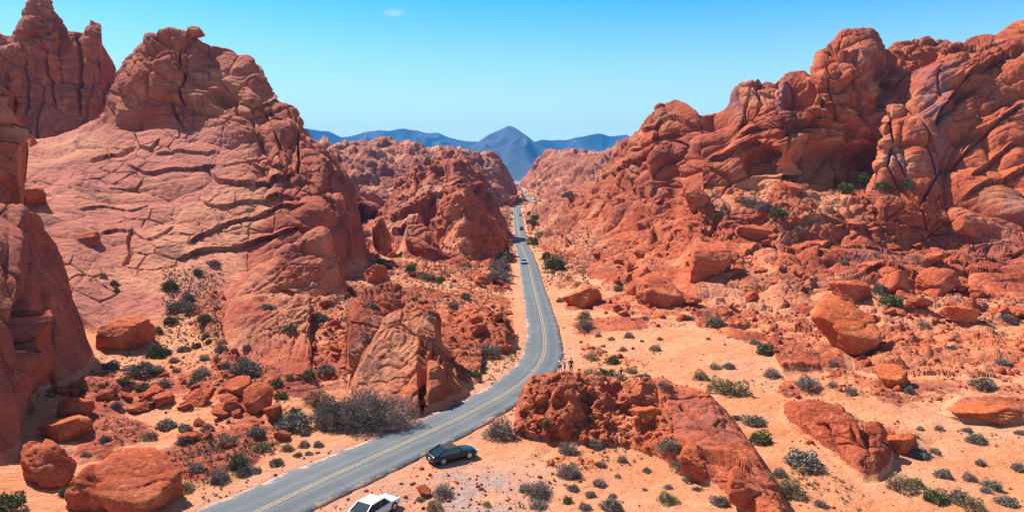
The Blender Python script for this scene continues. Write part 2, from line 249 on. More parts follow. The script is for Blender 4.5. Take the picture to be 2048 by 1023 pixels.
# ground heights: (photo column) -> z at fixed distances
GY = [18, 45, 60, 75, 90, 105, 125, 150, 200, 280, 400, 600, 760, 1000, 1300, 1600]
GZ = {-500:[3,3,3,4,6,8,11,14,20,24,22,18,8,11,22,-4], 0:[1,1,1.5,2.5,3.5,4.5,6,8,30,33,22,18,8,11,22,-4], 120:[.2,.2,.7,1.8,2.2,3,4,6,24,28,20,16,8,11,22,-4], 250:[0,0,.3,.8,1.0,1.3,2.5,4,10,18,20,16,12,11,22,-4],
 350:[0,0,.1,.4,.8,1.2,3.0,5,8,12,12,12,10,11,22,-4], 420:[0,0,.1,.4,.9,1.8,5.5,7,8,10,12,12,10,11,22,-4], 500:[0,0,0,.3,.7,1.2,3,4,6,8,8,8,8,11,22,-4], 650:[0,0,0,.1,.5,1.2,2,3,4,6,7,8,4,11,22,-4], 800:[0,0,0,0,.3,.8,1.6,2.5,4,5,6,8,4,11,22,-4], 950:[0,0,0,0,0,.3,.8,1.2,1.2,1,1,1,1,11,22,-4],
 1024:[0]*13+[11,22,-4], 1100:[0,0,0,0,0,0,.1,.2,.3,.5,1,1,1,11,22,-4], 1200:[0,0,0,0,.1,.4,.8,1,1,2,4,6,4,11,22,-4], 1350:[0,0,0,0,.3,.7,1.4,1.6,2,4,8,10,4,11,22,-4], 1500:[0,0,0,.2,.5,1.1,1.4,1.6,2,6,10,10,4,11,22,-4],
 1700:[0,0,0,.3,.6,.9,1.2,1.5,2,8,10,10,4,11,22,-4], 2048:[0,0,.2,.7,1.1,1.4,1.6,2,4,10,10,10,4,11,22,-4], 2500:[0,0,.6,1.2,2,2.5,3,4,8,12,12,10,4,11,22,-4]}
# ---------------------------------------------------------------- sample everything on a fan of columns, rows spaced by what the eye can resolve
STEP = 1.1; MROWS = 1550; NFY = 2600
pxs = np.concatenate([np.linspace(-1200, -60, 90, endpoint=False), np.arange(-60, 2110, STEP), np.linspace(2112, 3200, 90)])
NCOL = len(pxs)
lnf = np.linspace(math.log(18), math.log(1600), NFY); YF = np.exp(lnf).astype(np.float32)
def gsm(A, s):                                   # gaussian smoothing down axis 0 of a table at 1 px steps
    if s <= 0: return A
    r = int(3*s)+1; k = np.exp(-.5*(np.arange(-r, r+1)/s)**2); k /= k.sum()
    Pd = np.pad(A, ((r, r), (0, 0)), 'edge')
    return np.stack([np.convolve(Pd[:, c], k, 'valid') for c in range(A.shape[1])], 1)
keys = list(FORM)
def table(key):
    f = FORM[key]; st = f['st']; K = len(st[0][1])
    p = np.array([s[0] for s in st], float)
    Yk = np.array([[k[0] for k in s[1]] for s in st], float); Zk = np.array([[z_at(*k) for k in s[1]] for s in st])
    g = np.arange(p[0], p[-1]+.5, 1.0)
    Yg = gsm(np.stack([np.interp(g, p, Yk[:, k]) for k in range(K)], 1), f['sig'])
    Zg = gsm(np.stack([np.interp(g, p, Zk[:, k]) for k in range(K)], 1), f['sig'])
    a, b = f['front']; d = f['drop']
    Yg = np.c_[Yg[:, :1]-a, Yg, Yg[:, -1:]+d[0], Yg[:, -1:]+d[2]]
    Zg = np.c_[Zg[:, :1]-b, Zg, Zg[:, -1:]-d[1], Zg[:, -1:]-d[1]-d[3]]
    return g, Yg, Zg
def base_grid():
    G = np.empty((NCOL, NFY), np.float32); ID = np.zeros((NCOL, NFY), np.int8); EX = np.full((NCOL, NFY), -30, np.float32)
    gp = np.array(sorted(GZ), float); gt = np.array([GZ[int(k)] for k in gp])
    for j, px in enumerate(pxs):
        G[j] = np.interp(YF, GY, [np.interp(px, gp, gt[:, k]) for k in range(len(GY))])
    # smooth the ground along the distance
    k = np.ones(61)/61
    for j in range(NCOL): G[j] = np.convolve(np.pad(G[j], 30, 'edge'), k, 'valid')
    X = (pxs[:, None]-1024)/FPX*(YF[None]*CP+CAMZ*SP); Yb = np.broadcast_to(YF, X.shape)
    rd = np.full(X.shape, 99., np.float32)
    m = (np.abs(X) < 60) & (Yb < 800)
    rd[m] = road_dist(X[m], Yb[m])
    G *= sstep(1.0, 14.0, rd)*.999+.001*0
    Hh = G.copy()
    for i, key in enumerate(keys):
        g, Yg, Zg = table(key)
        for j, px in enumerate(pxs):
            if px < g[0] or px > g[-1]: continue
            q = px-g[0]; i0 = int(q); i1 = min(i0+1, len(g)-1); t = q-i0
            z = np.interp(YF, Yg[i0]*(1-t)+Yg[i1]*t, Zg[i0]*(1-t)+Zg[i1]*t, left=-60, right=-60).astype(np.float32)
            e = min(px-g[0], g[-1]-px) if key not in ('right_massif', 'right_spur', 'left_towers', 'left_near_wall', 'left_edge_pinnacle') else (g[-1]-px if key.startswith('left') else px-g[0])
            z -= 3*max(0, 1-e/FORM[key].get('edge', 6))
            z = np.where(rd[j] < 1.2, np.minimum(z, G[j]-.5), z)
            m = z > Hh[j]
            ID[j][m] = i+1; Hh[j] = np.maximum(Hh[j], z)
    for j in range(NCOL): Hh[j] = np.convolve(np.pad(Hh[j], 3, 'edge'), np.ones(7)/7, 'valid')
    return Hh, G, ID, rd
import time; T0 = time.time()
HH, GG, IDG, RD = base_grid()
print('base', time.time()-T0)
# spacing of rows
v = np.arctan2(HH-CAMZ, YF[None])*FPX
dv = np.diff(v, axis=1); dz = np.abs(np.diff(HH, axis=1)); dl = np.diff(lnf)[None]
vmax = np.maximum.accumulate(v, axis=1)[:, 1:]
hid = np.clip((vmax-v[:, 1:])/6, 0, 1)
w = np.abs(dv)*(1-.75*hid) + dl*110 + (dz/YF[None, 1:])*FPX*.3*(1-.8*hid)
cum = np.c_[np.zeros(NCOL), np.cumsum(w, axis=1)]; cum /= cum[:, -1:]
r = 9; kk = np.exp(-.5*(np.arange(-r, r+1)/3.5)**2); kk /= kk.sum()
cp = np.pad(cum, ((r, r), (0, 0)), 'edge'); cum = sum(kk[i]*cp[i:i+NCOL] for i in range(2*r+1))
tt = np.linspace(0, 1, MROWS)
YY = np.empty((NCOL, MROWS), np.float32); H0 = YY.copy(); G0 = YY.copy(); ID0 = np.empty((NCOL, MROWS), np.int8); RD0 = YY.copy()
for j in range(NCOL):
    ly = np.interp(tt, cum[j], lnf); YY[j] = np.exp(ly)
    H0[j] = np.interp(ly, lnf, HH[j]); G0[j] = np.interp(ly, lnf, GG[j]); RD0[j] = np.interp(ly, lnf, RD[j])
    ID0[j] = IDG[j][np.clip(np.round((ly-lnf[0])/(lnf[1]-lnf[0])).astype(int), 0, NFY-1)]
XX = ((pxs[:, None]-1024)/FPX*(YY*CP-(H0-CAMZ)*SP)).astype(np.float32)
del HH, GG, IDG, RD, v, dv, dz, vmax, hid, w, cum, cp
print('grid', NCOL, MROWS, time.time()-T0)
PXg = np.broadcast_to(pxs[:, None], XX.shape).astype(np.float32)
def normals(X, Y, Z):
    P = np.stack([X, Y, Z], -1)
    a = np.gradient(P, axis=0); b = np.gradient(P, axis=1)
    n = np.cross(a, b); n /= np.linalg.norm(n, axis=-1, keepdims=True)+1e-9
    n *= np.sign(n[..., 2:3]+1e-6)
    return n
def boxs(A, r):
    for ax in (0, 1):
        c = np.cumsum(np.pad(A, [(r+1, r) if i == ax else (0, 0) for i in range(2)], 'edge'), axis=ax, dtype=np.float64)
        A = ((c[2*r+1:] - c[:-2*r-1]) if ax == 0 else (c[:, 2*r+1:]-c[:, :-2*r-1]))/(2*r+1)
    return A.astype(np.float32)
N0 = normals(XX, YY, H0)
N0 = np.stack([boxs(N0[..., i], 4) for i in range(3)], -1); N0 /= np.linalg.norm(N0, axis=-1, keepdims=True)
fl = lambda A: np.ascontiguousarray(A.reshape(-1), np.float32)
x, y, z, n = fl(XX), fl(YY), fl(H0), N0.reshape(-1, 3)
ex = fl(H0-G0); idf = ID0.reshape(-1); pxf = fl(PXg); rdf = fl(RD0)
pyf = py_at(y, z)
kid = {k: i+1 for i, k in enumerate(keys)}
def isf(*ks): return np.isin(idf, [kid[k] for k in ks])
P3 = (x, y, z)
rough = np.zeros(len(x), np.float32)
for k in keys: rough[idf == kid[k]] = FORM[k].get('rough', 1)
rock = sstep(.15, 1.2, ex)
calm = sstep(.3, 5, rdf)                           # nothing bulges into the road
# zones
def zone(x0, x1, y0, y1, s=14):                    # soft box in the photo's frame, on the base surface
    return sstep(x0-s, x0+s, pxf)*(1-sstep(x1-s, x1+s, pxf))*sstep(y0-s, y0+s, pyf)*(1-sstep(y1-s, y1+s, pyf))
nz = perlin(P3, 26, 3.3)
rub = np.zeros(len(x), np.float32)
rm = isf('right_massif')
rub = np.where(rm, sstep(362, 392, pyf+nz*22)*np.maximum(sstep(-.22, .25, perlin(P3, 24, 61.)), zone(1130,1900,372,425,14))*(1-.65*np.clip(zone(1170,1520,385,500,20)-.3*nz, 0, 1)), rub)
rub = np.where(isf('far_left_rocks', 'far_right_rocks'), .9, rub)
rub = np.where(isf('valley_hill', 'valley_pyramid'), .75, rub)
rub = np.where(isf('roadside_outcrop'), .9, rub)
rub = np.where(isf('front_right_outcrop'), .9*zone(1030,1340,760,900,20)+.2, rub)
rub = np.where(isf('centre_rubble'), .75, rub); rub = np.where(isf('right_ledge', 'slope_foot_ledge', 'lower_right_ledge'), .25+.6*sstep(-.1, .3, perlin(P3, 8, 91.)), rub)
rub = np.where(idf == 0, np.maximum.reduce([zone(30,600,740,870,22)*sstep(-.5,.4,nz)*.8, zone(380,520,560,680,20)*.8, zone(425,720,570,780,14)*.85, zone(200,330,640,700,16)*.7, zone(640,1035,470,720,20)*.8*sstep(-.6,.2,nz), zone(1090,2100,440,655,16)*sstep(-.5,.3,nz), zone(1560,2100,640,800,20)*sstep(-.4,.2,nz), zone(1130,1560,590,650,14)*sstep(-.4,.2,nz), zone(1140,2060,640,900,30)*sstep(.22,.42,perlin(P3, 9, 81.))*.75, zone(1050,1560,880,1023,20)*sstep(.3,.5,perlin(P3, 6, 83.))*.6, zone(660,1024,395,500,10)*.85*(y > 190), zone(60,560,790,900,20)*sstep(-.2,.3,nz)*.8, zone(1650,2100,800,900,20)*sstep(.1,.5,nz)*.7, zone(20,300,840,1000,20)*sstep(-.3,.4,nz)*.8]), rub)
rub *= calm
ns = perlin(P3, 11, 17.7)
pave = (idf == 0)*calm*np.maximum.reduce([zone(660,1026,395,500,10)*(y > 190)*sstep(-.5,-.1,ns), zone(150,520,775,960,20)*sstep(-.25,.05,ns), zone(430,720,700,800,16)*sstep(-.1,.2,ns), zone(560,1035,540,720,20)*sstep(-.2,.15,ns), zone(1560,2120,630,830,24)*sstep(0,.3,ns), zone(1100,1560,600,690,18)*sstep(.05,.3,ns), zone(60,420,880,1040,20)*sstep(0,.3,ns)])
smooth_slab = isf('left_massif')*sstep(235, 262, pyf)*(1-sstep(430, 560, pxf))
print('zones', time.time()-T0)
# macro relief (metres), along the surface normal
far = np.clip(y/180, .35, 2.5)
wx = perlin(P3, 38, 1.1)*9; wy = perlin(P3, 38, 2.7)*9; wz = perlin(P3, 38, 4.9)*7
Pw = (x+wx, y+wy, z+wz)
macro = (billow(Pw, 34, 2, 9.1)-.55)*8.0*np.clip(rough, 0, 1.3)*sstep(.5, 10, ex)*(1-.55*smooth_slab)


# bedding: dipping layers, rounded, parted by grooves
side_l = x < 0
bx = np.where(side_l, .18, -.30); by = np.where(side_l, -.42, -.25)
s = (x*bx+y*by+z)+perlin(P3, 30, 8.8)*5.0+perlin(P3, 9, 1.8)*1.1
def layer(s, T, h):
    q = s/T; i = np.floor(q); f = q-i
    a = GR[(i.astype(np.int32)*37+h) & 255, 0]*.5+.5
    return (1-np.abs(2*f-1)**3)*(.35+.65*a), a
Pb = (x+wx, y+wy, s*2.1)
med = (billow(Pb, 14, 1, 3.7)-.6)*3.4*rough*sstep(.2, 3, ex)*(1-.6*smooth_slab)*(.4+.9*sstep(-.3, .3, perlin(P3, 50, 31.)))
sm = (billow(Pb, 3.8, 2, 6.2)-.55)*.5*sstep(.1, 1, ex)*(.55+.45*rough)*(1-.3*smooth_slab)*(.3+1.0*sstep(-.3, .35, perlin(P3, 27, 33.)))
l1, a1 = layer(s, 3.1, 5); l2, a2 = layer(s+perlin(P3, 5, 5.5)*.3, 1.05, 91)
mod = sstep(-.35, .45, perlin(P3, 22, 6.6))
l3, a3 = layer(s+perlin(P3, 2.5, 2.5)*.12, .42, 143)
strata = (l1*1.25*mod+l2*.42*(.35+.65*mod)+l3*.13*(y < 135)-.5)*sstep(.3, 3, ex)*np.clip(.4+.6*rough, 0, 1.1)*(1-rub*.8)*np.where(smooth_slab > .5, .5, 1)*np.where(isf('left_near_wall'), .35, 1)+isf('striped_block', 'end_block', 'back_block', 'centre_outcrop')*(l2*.35+l3*.22)*sstep(.3, 2, ex)
# joints
f1, f2, c = voronoi(x+wx*.6, y*.8+wy*.6, 13, 3)
joint = -np.clip(1-(f2-f1)/.09, 0, 1)**2*2.2*sstep(1, 6, ex)*sstep(-.1, .35, perlin(P3, 40, 12.1))*(1-rub)*(1-.9*smooth_slab)
f1, f2, c = voronoi(x+wx*.3+z*.4, y+wy*.3-z*.3, 4.6, 17)
joint += -np.clip(1-(f2-f1)/.10, 0, 1)**2*.7*sstep(.6, 3, ex)*sstep(-.05, .3, perlin(P3, 17, 2.1))*(1-rub)
blk = 0
bm_ = sstep(-.05, .3, perlin(P3, 33, 51.))*(1-.7*smooth_slab)*(1-.6*rub)
uu = x+wx*.5; vv = .8*y+1.35*z+wz*.6
for sc, am, cw, sd_, an in ((8.5, 1.7, .05, 41, 1.5), (3.2, .55, .07, 43, 1.35), (1.3, .16, .09, 47, 1.2)):
    f1, f2, c = voronoi(uu/an+vv*.25, vv, sc, sd_)
    gx = GR[c, 0]*.5; gy = GR[c, 2]*.5                # each block leans its own way
    blk = blk+am*(GR[c, 1]*.75+(gx*np.sin(uu/sc*1.6)+gy*np.sin(vv/sc*1.6))*.35)-am*.75*np.clip(1-(f2-f1)/cw, 0, 1)**1.5
blk = blk*bm_*sstep(.4, 4, ex)*np.clip(.35+.65*rough, 0, 1.2)*np.where(isf('striped_block', 'end_block', 'back_block', 'centre_outcrop', 'left_near_wall', 'left_massif'), .35, 1)
lm = np.where(isf('left_massif'), .6, 1)
disp = blk+macro+med*lm*np.where(rub > .5, .6, 1)+sm*(1-.5*rub)+strata+joint
# rubble: heaps of blocks at three sizes
farr = isf('far_left_rocks', 'far_right_rocks')
rb = 0
for sc, am, sd_ in ((30, 11, 5), (12, 5.5, 6), (5.5, 2.2, 7)):
    f1, f2, c = voronoi(x+wx*.8+z*.3, y*.6+wy*.8, sc, sd_*29)
    rb = rb+farr*am*(GR[c, 1]*.5+.5)*np.clip((f2-f1)*1.7, 0, 1)**.6*1.35
for sc, am, sd_ in ((4.2, 1.5, 1), (1.9, .85, 2), (.95, .45, 3), (.5, .22, 4)):
    if sc < 1: fz = (y < 130)
    else: fz = 1
    f1, f2, c = voronoi(x+wx*.2+z*.35, y+wy*.2, sc, sd_*29)
    hgt = (GR[c, 1]*.5+.5)**1.5
    tilt = (GR[c, 0]*(x/sc)+GR[c, 2]*(y/sc))*0
    rb = rb+am*fz*hgt*np.clip((f2-f1)*2.6, 0, 1)**.6*(GR[(c*7+3) & 255, 2] > -.25)
disp = disp+rb*rub*.95*np.where(farr, .75, np.clip(y/150, .75, 1.7))
# open sand: soft drifts and pocks
disp = disp+pave*(l2*.45+l3*.16+l1*.35)*(1-.5*rub)
disp = disp+(1-rock)*calm*(perlin(Pw, 9, 7.7)*.34-np.clip(.12-np.abs(perlin(Pw, 15, 71.)), 0, 1)*3.0*sstep(0, .3, perlin(P3, 30, 73.))+perlin(P3, 2.2, 1.2)*.09+perlin(P3, .9, 1.9)*.035*(y < 130))
fine = (perlin(P3, 1.3, 3.1)*.16+np.where(y < 140, perlin(P3, .55, 5.1)*.07, 0))*rock*calm
disp = (disp+fine)*np.where(idf == 0, calm, 1)*np.where(isf('left_near_wall'), .5, 1)
disp = np.where(rdf < 2.5, np.minimum(disp, .12)*sstep(0, 2.5, rdf), disp)
# authored ledges (L), cracks (C) and hollows (H), each drawn where the photograph shows it on its rock
STK = [('C',5,'striped_block',[(842,660),(838,700),(836,740),(838,780),(842,830)]),('C',5,'end_block',[(846,660),(845,700),(844,740),(845,780),(846,830)]),('S',1.6,'centre_outcrop',[(848,670),(838,708),(829,738),(836,775),(843,806)]),('S',1.8,'centre_outcrop',[(792,578),(783,620),(764,663),(744,692)]),('S',1.3,'centre_outcrop',[(626,660),(632,700),(612,742)]),('L',2.0,'left_massif',[(283,346),(300,340),(340,334),(375,330),(432,322)]),('L',3.2,'left_massif',[(408,322),(432,348),(470,352),(520,346),(565,338),(602,328)]),
 ('L',1.3,'left_massif',[(245,325),(270,335),(292,345)]),('L',1.8,'left_massif',[(252,250),(272,284),(298,290),(318,268)]),('L',1.8,'left_massif',[(390,384),(420,398),(455,404),(510,384),(560,376),(620,388)]),
 ('L',2.4,'left_massif',[(362,492),(400,462),(440,446),(500,428),(560,402),(625,404)]),('L',2.6,'left_massif',[(350,520),(400,496),(445,482),(540,464),(600,440),(645,452)]),
 ('L',1.1,'left_massif',[(215,374),(270,373),(292,352)]),('C',4.5,'left_massif',[(572,212),(597,255),(606,298),(601,335)]),('L',1.8,'left_massif',[(492,212),(530,196),(560,192),(602,220)]),
 ('L',1.6,'left_massif',[(470,245),(520,228),(560,232),(605,268)]),('L',1.8,'left_massif',[(640,300),(690,350),(714,420),(724,490)]),('L',1.8,'left_massif',[(608,335),(668,392),(700,460),(714,540)]),
 ('L',1.4,'left_massif',[(300,300),(350,296),(410,300),(430,290)]),('L',1.0,'left_massif',[(150,420),(200,410),(260,420),(300,400)]),('L',1.0,'left_massif',[(190,470),(260,462),(300,480),(360,440)]),('C',2.2,'left_massif',[(262,455),(255,480),(262,505),(240,530)]),('C',2.0,'left_massif',[(180,315),(230,300),(262,285)]),
 ('C',3,'left_massif',[(370,75),(368,130),(350,170),(372,215)]),('C',3,'left_massif',[(305,110),(340,100),(362,130)]),('L',2.4,'left_massif',[(395,120),(440,150),(470,195),(520,190)]),('H',5,'left_massif',[(440,190),(30,22)]),
 ('C',4.5,'centre_outcrop',[(848,670),(838,708),(829,738),(836,775),(843,806)]),('C',4,'centre_outcrop',[(792,578),(783,620),(764,663),(744,692)]),('C',3.5,'centre_outcrop',[(701,622),(706,663),(707,705),(716,735)]),
 ('C',3.5,'centre_outcrop',[(626,660),(632,700),(612,742)]),('C',2.0,'centre_outcrop',[(860,660),(872,700),(868,760),(872,805)]),('C',2,'centre_outcrop',[(668,612),(655,650),(668,690)]),
 ('C',3.5,'right_massif',[(1611,112),(1620,155),(1642,190),(1640,225)]),('L',3.5,'right_massif',[(1650,85),(1672,92),(1700,118),(1722,150)]),('H',5.5,'right_massif',[(1590,190),(38,36)]),
 ('L',3.0,'right_massif',[(1470,262),(1530,250),(1600,246),(1660,250),(1712,268),(1740,240)]),('H',11,'right_massif',[(1690,330),(150,44)]),('H',5,'right_massif',[(1530,325),(40,30)]),('C',3.5,'right_massif',[(1350,275),(1366,290),(1364,320),(1350,350)]),
 ('L',1.6,'right_massif',[(1275,262),(1325,240),(1400,246)]),('L',1.6,'right_massif',[(1262,300),(1320,268),(1370,262)]),('C',2.8,'right_massif',[(1401,430),(1382,448),(1370,480)]),('C',2.4,'right_massif',[(1285,425),(1272,468),(1232,505)]),
 ('L',2.0,'right_massif',[(1200,360),(1240,330),(1300,300)]),('L',2.0,'right_massif',[(1420,300),(1480,285),(1530,290)]),('L',1.6,'right_massif',[(1630,215),(1700,200),(1760,212)]),('C',2.5,'right_massif',[(1520,150),(1515,190),(1500,225)]),
 ('L',2.4,'right_massif',[(1740,110),(1780,150),(1815,185)]),('L',2.2,'right_massif',[(1470,520),(1540,480),(1640,500),(1720,480),(1800,500)]),('L',2.0,'right_massif',[(1560,455),(1650,440),(1760,455),(1900,445),(2040,440)]),('L',2.2,'right_massif',[(1700,560),(1760,540),(1850,560),(1950,530),(2048,545)]),
 ('C',4.5,'right_spur',[(1862,262),(1858,300),(1868,345)]),('C',4.5,'right_spur',[(1772,285),(1795,325),(1812,362)]),('L',4,'right_spur',[(2060,100),(1995,106),(1945,135),(1905,190),(1872,245)]),('L',1.8,'right_spur',[(2060,195),(1985,248),(1930,300),(1890,330)]),
 ('L',1.6,'right_spur',[(2060,265),(1995,308),(1940,352)]),('L',1.5,'right_spur',[(2060,330),(2000,355),(1930,385)]),('H',3.0,'right_spur',[(1925,175),(30,20)]),('C',3,'right_spur',[(1880,120),(1884,170),(1900,215)]),
 ('C',5,'left_towers',[(154,55),(158,110),(150,175),(152,230)]),('C',4,'left_towers',[(98,85),(92,140),(100,210)]),('C',4,'left_towers',[(42,90),(54,150),(40,230)]),('L',3,'left_towers',[(20,70),(60,62),(110,58)]),('C',3,'left_towers',[(190,95),(196,150),(205,220)]),
 ('C',2.4,'front_right_outcrop',[(1062,772),(1064,812)]),('H',1.0,'front_right_outcrop',[(1122,815),(16,14)]),('H',1.0,'front_right_outcrop',[(1172,808),(18,22)]),('C',2.0,'front_right_outcrop',[(1362,808),(1405,846),(1450,880),(1495,905)]),('H',1.0,'front_right_outcrop',[(1225,790),(26,14)]),('H',1.4,'front_right_outcrop',[(1300,850),(26,22)]),('L',1.2,'front_right_outcrop',[(1340,880),(1390,905),(1450,925),(1500,960)]),
 ('C',1.2,'dune_outcrop',[(1652,838),(1662,880),(1672,910)]),('C',1.2,'dune_outcrop',[(1705,840),(1700,870),(1722,900),(1718,935)]),
 ('L',4,'valley_hill',[(775,438),(820,415),(860,392),(905,372)]),('L',4,'valley_hill',[(780,470),(830,440),(870,455)]),('H',9,'valley_hill',[(862,425),(32,28)]),('L',3.5,'valley_hill',[(885,372),(925,366),(962,385)]),('L',3.5,'valley_hill',[(885,405),(930,395),(975,415)]),('H',6,'valley_hill',[(885,335),(18,24)]),('C',6,'valley_hill',[(838,340),(828,380),(790,420)]),
 ('C',3,'left_near_wall',[(56,420),(62,520),(52,640),(58,800),(52,900)]),('C',2.6,'left_near_wall',[(90,560),(110,640),(105,720),(118,790)])]
jx = perlin(P3, 16, 41.)*12+perlin(P3, 4, 43.)*2.5; jy = perlin(P3, 16, 45.)*12+perlin(P3, 4, 47.)*3
stroke = np.zeros(len(x), np.float32)
for kind_, A_, key_, pts in STK:
    if key_ == 'centre_outcrop': continue
    mp = 200/np.clip(y, 50, 400)                      # keeps widths about the same in metres
    if key_ == 'left_massif' and kind_ == 'L': A_ *= .42
    if key_ == 'right_massif' and kind_ == 'L' and pts[0][1] > 430: A_ *= .5
    if kind_ == 'H':
        (cx_, cy_), (ra, rb_) = pts
        m_ = (idf == kid[key_]) & (np.abs(pxf-cx_) < ra*1.8+12) & (np.abs(pyf-cy_) < rb_*1.8+12)
        q_ = np.hypot((pxf[m_]+jx[m_]-cx_)/ra, (pyf[m_]+jy[m_]-cy_)/rb_)
        stroke[m_] -= A_*(1-sstep(.62, 1.12, q_)); continue
    p_ = np.array(pts, float); lo = p_.min(0)-60; hi = p_.max(0)+60
    m_ = np.nonzero((idf == kid[key_]) & (pxf > lo[0]) & (pxf < hi[0]) & (pyf > lo[1]) & (pyf < hi[1]))[0]
    qx = pxf[m_]+jx[m_]; qy = pyf[m_]+jy[m_]; best = np.full(len(m_), 1e9); sg = np.zeros(len(m_)); tt_ = np.zeros(len(m_)); acc = 0
    L_ = np.hypot(*np.diff(p_, axis=0).T); tot = L_.sum()
    for a_, b_, l_ in zip(p_[:-1], p_[1:], L_):
        d_ = (b_-a_)/l_; u_ = np.clip((qx-a_[0])*d_[0]+(qy-a_[1])*d_[1], 0, l_)
        ddx = qx-(a_[0]+u_*d_[0]); ddy = qy-(a_[1]+u_*d_[1]); ds = np.hypot(ddx, ddy)
        c_ = (d_[0]*ddy-d_[1]*ddx); c_ = c_*(1 if d_[0] >= 0 else -1)
        mm = ds < best; best = np.where(mm, ds, best); sg = np.where(mm, np.sign(c_), sg); tt_ = np.where(mm, (acc+u_)/tot, tt_); acc += l_
    wnd = sstep(0, .12, tt_)*sstep(0, .12, 1-tt_); mp = mp[m_]
    if kind_ == 'S':
        rt = (qx-np.interp(qy, p_[np.argsort(p_[:, 1]), 1], p_[np.argsort(p_[:, 1]), 0])) > 0
        stroke[m_] -= A_*wnd*np.where(rt, np.exp(-best/38), -.25*np.exp(-best/20)); continue
    if kind_ == 'C': stroke[m_] -= A_*(.28 if key_ == 'right_spur' else .5 if key_ == 'left_towers' else .35 if key_ == 'centre_outcrop' else .8)*wnd*np.exp(-(best/((1.3 if key_ == 'centre_outcrop' else 2.3)*np.sqrt(mp)))**2)
    else:
        d_ = best*sg
        stroke[m_] += A_*wnd*np.where(d_ < 0, .55*np.exp(d_/(16*np.sqrt(mp))), -.75*np.exp(-d_/(9*np.sqrt(mp))))*(1-np.exp(-(best/1.4)**2)*.0)
disp = disp+stroke
print('disp', time.time()-T0)
# grooves push in along the normal; big bulges too (so ledges overhang a little)
X1 = x+n[:, 0]*disp; Y1 = y+n[:, 1]*disp; Z1 = z+n[:, 2]*disp
Z1 = np.where(rdf < 0.4, np.minimum(Z1, -.06), Z1)
def attr(me, name, arr):
    a = me.attributes.new(name, 'FLOAT', 'POINT'); a.data.foreach_set('value', np.ascontiguousarray(arr, np.float32))
def grid_mesh(name, fm, P, at, mat):               # faces picked by mask fm out of the fan grid
    J, I = np.nonzero(fm)
    a = J*MROWS+I; q = np.stack([a, a+MROWS, a+MROWS+1, a+1], 1)
    u, inv = np.unique(q.ravel(), return_inverse=True)
    me = bpy.data.meshes.new(name); nv, nf = len(u), len(q)
    me.vertices.add(nv); me.vertices.foreach_set('co', np.stack([P[0][u], P[1][u], P[2][u]], 1).astype(np.float32).ravel())
    me.loops.add(nf*4); me.loops.foreach_set('vertex_index', inv.astype(np.int32))
    me.polygons.add(nf); me.polygons.foreach_set('loop_start', np.arange(0, nf*4, 4, dtype=np.int32))
    me.update(calc_edges=True)
    me.polygons.foreach_set('use_smooth', np.ones(nf, bool))
    for k, v_ in at.items(): attr(me, k, v_[u])
    me.materials.append(mat)
    o = bpy.data.objects.new(name, me); COL.objects.link(o)
    return o
# surface kinds
slope = np.degrees(np.arccos(np.clip(normals(X1.reshape(XX.shape), Y1.reshape(XX.shape), Z1.reshape(XX.shape))[..., 2].reshape(-1), -1, 1)))
sandy = (1-rock)*(1-.85*rub)
sandy = np.maximum(sandy, .8*sstep(.7, .1, ex)*(1-rub))
sandy *= 1-.75*zone(425,720,560,770)
pocket = rub*(1-sstep(16, 34, slope))*sstep(-.1, .5, perlin(P3, 8, 14.4))
sandy = np.clip(np.maximum(sandy*(1-pave*.9), pocket*.8), 0, 1)
gravel = np.clip(zone(880, 1100, 930, 1060, 25)*.6+zone(560, 1010, 950, 1100, 20)*.5, 0, 1)*(idf == 0)
gravel = np.maximum(gravel, (1-sstep(.8, 3.0, rdf))*.35*(y < 110))
varn = np.where(x > 0, sstep(.25, .6, perlin(P3, 16, 21.1, (1, 1, .6)))*.8, sstep(.35, .7, perlin(P3, 14, 22.3, (1, 1, .6)))*.3)
streak = zone(1840, 1905, 130, 270, 12)*1.0+zone(1860, 1905, 275, 345, 12)+zone(1770, 1815, 300, 350, 9)+zone(1450, 1475, 160, 230, 8)+zone(1545, 1590, 150, 230, 10)
varn = np.clip(varn*.5+streak*(.6+.8*perlin(P3, 4, 3.9)), 0, 1)*rock*(1-rub)
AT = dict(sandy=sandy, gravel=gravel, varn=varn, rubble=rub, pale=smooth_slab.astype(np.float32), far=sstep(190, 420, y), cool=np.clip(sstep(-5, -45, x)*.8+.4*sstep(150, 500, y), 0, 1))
print('attrs', time.time()-T0)

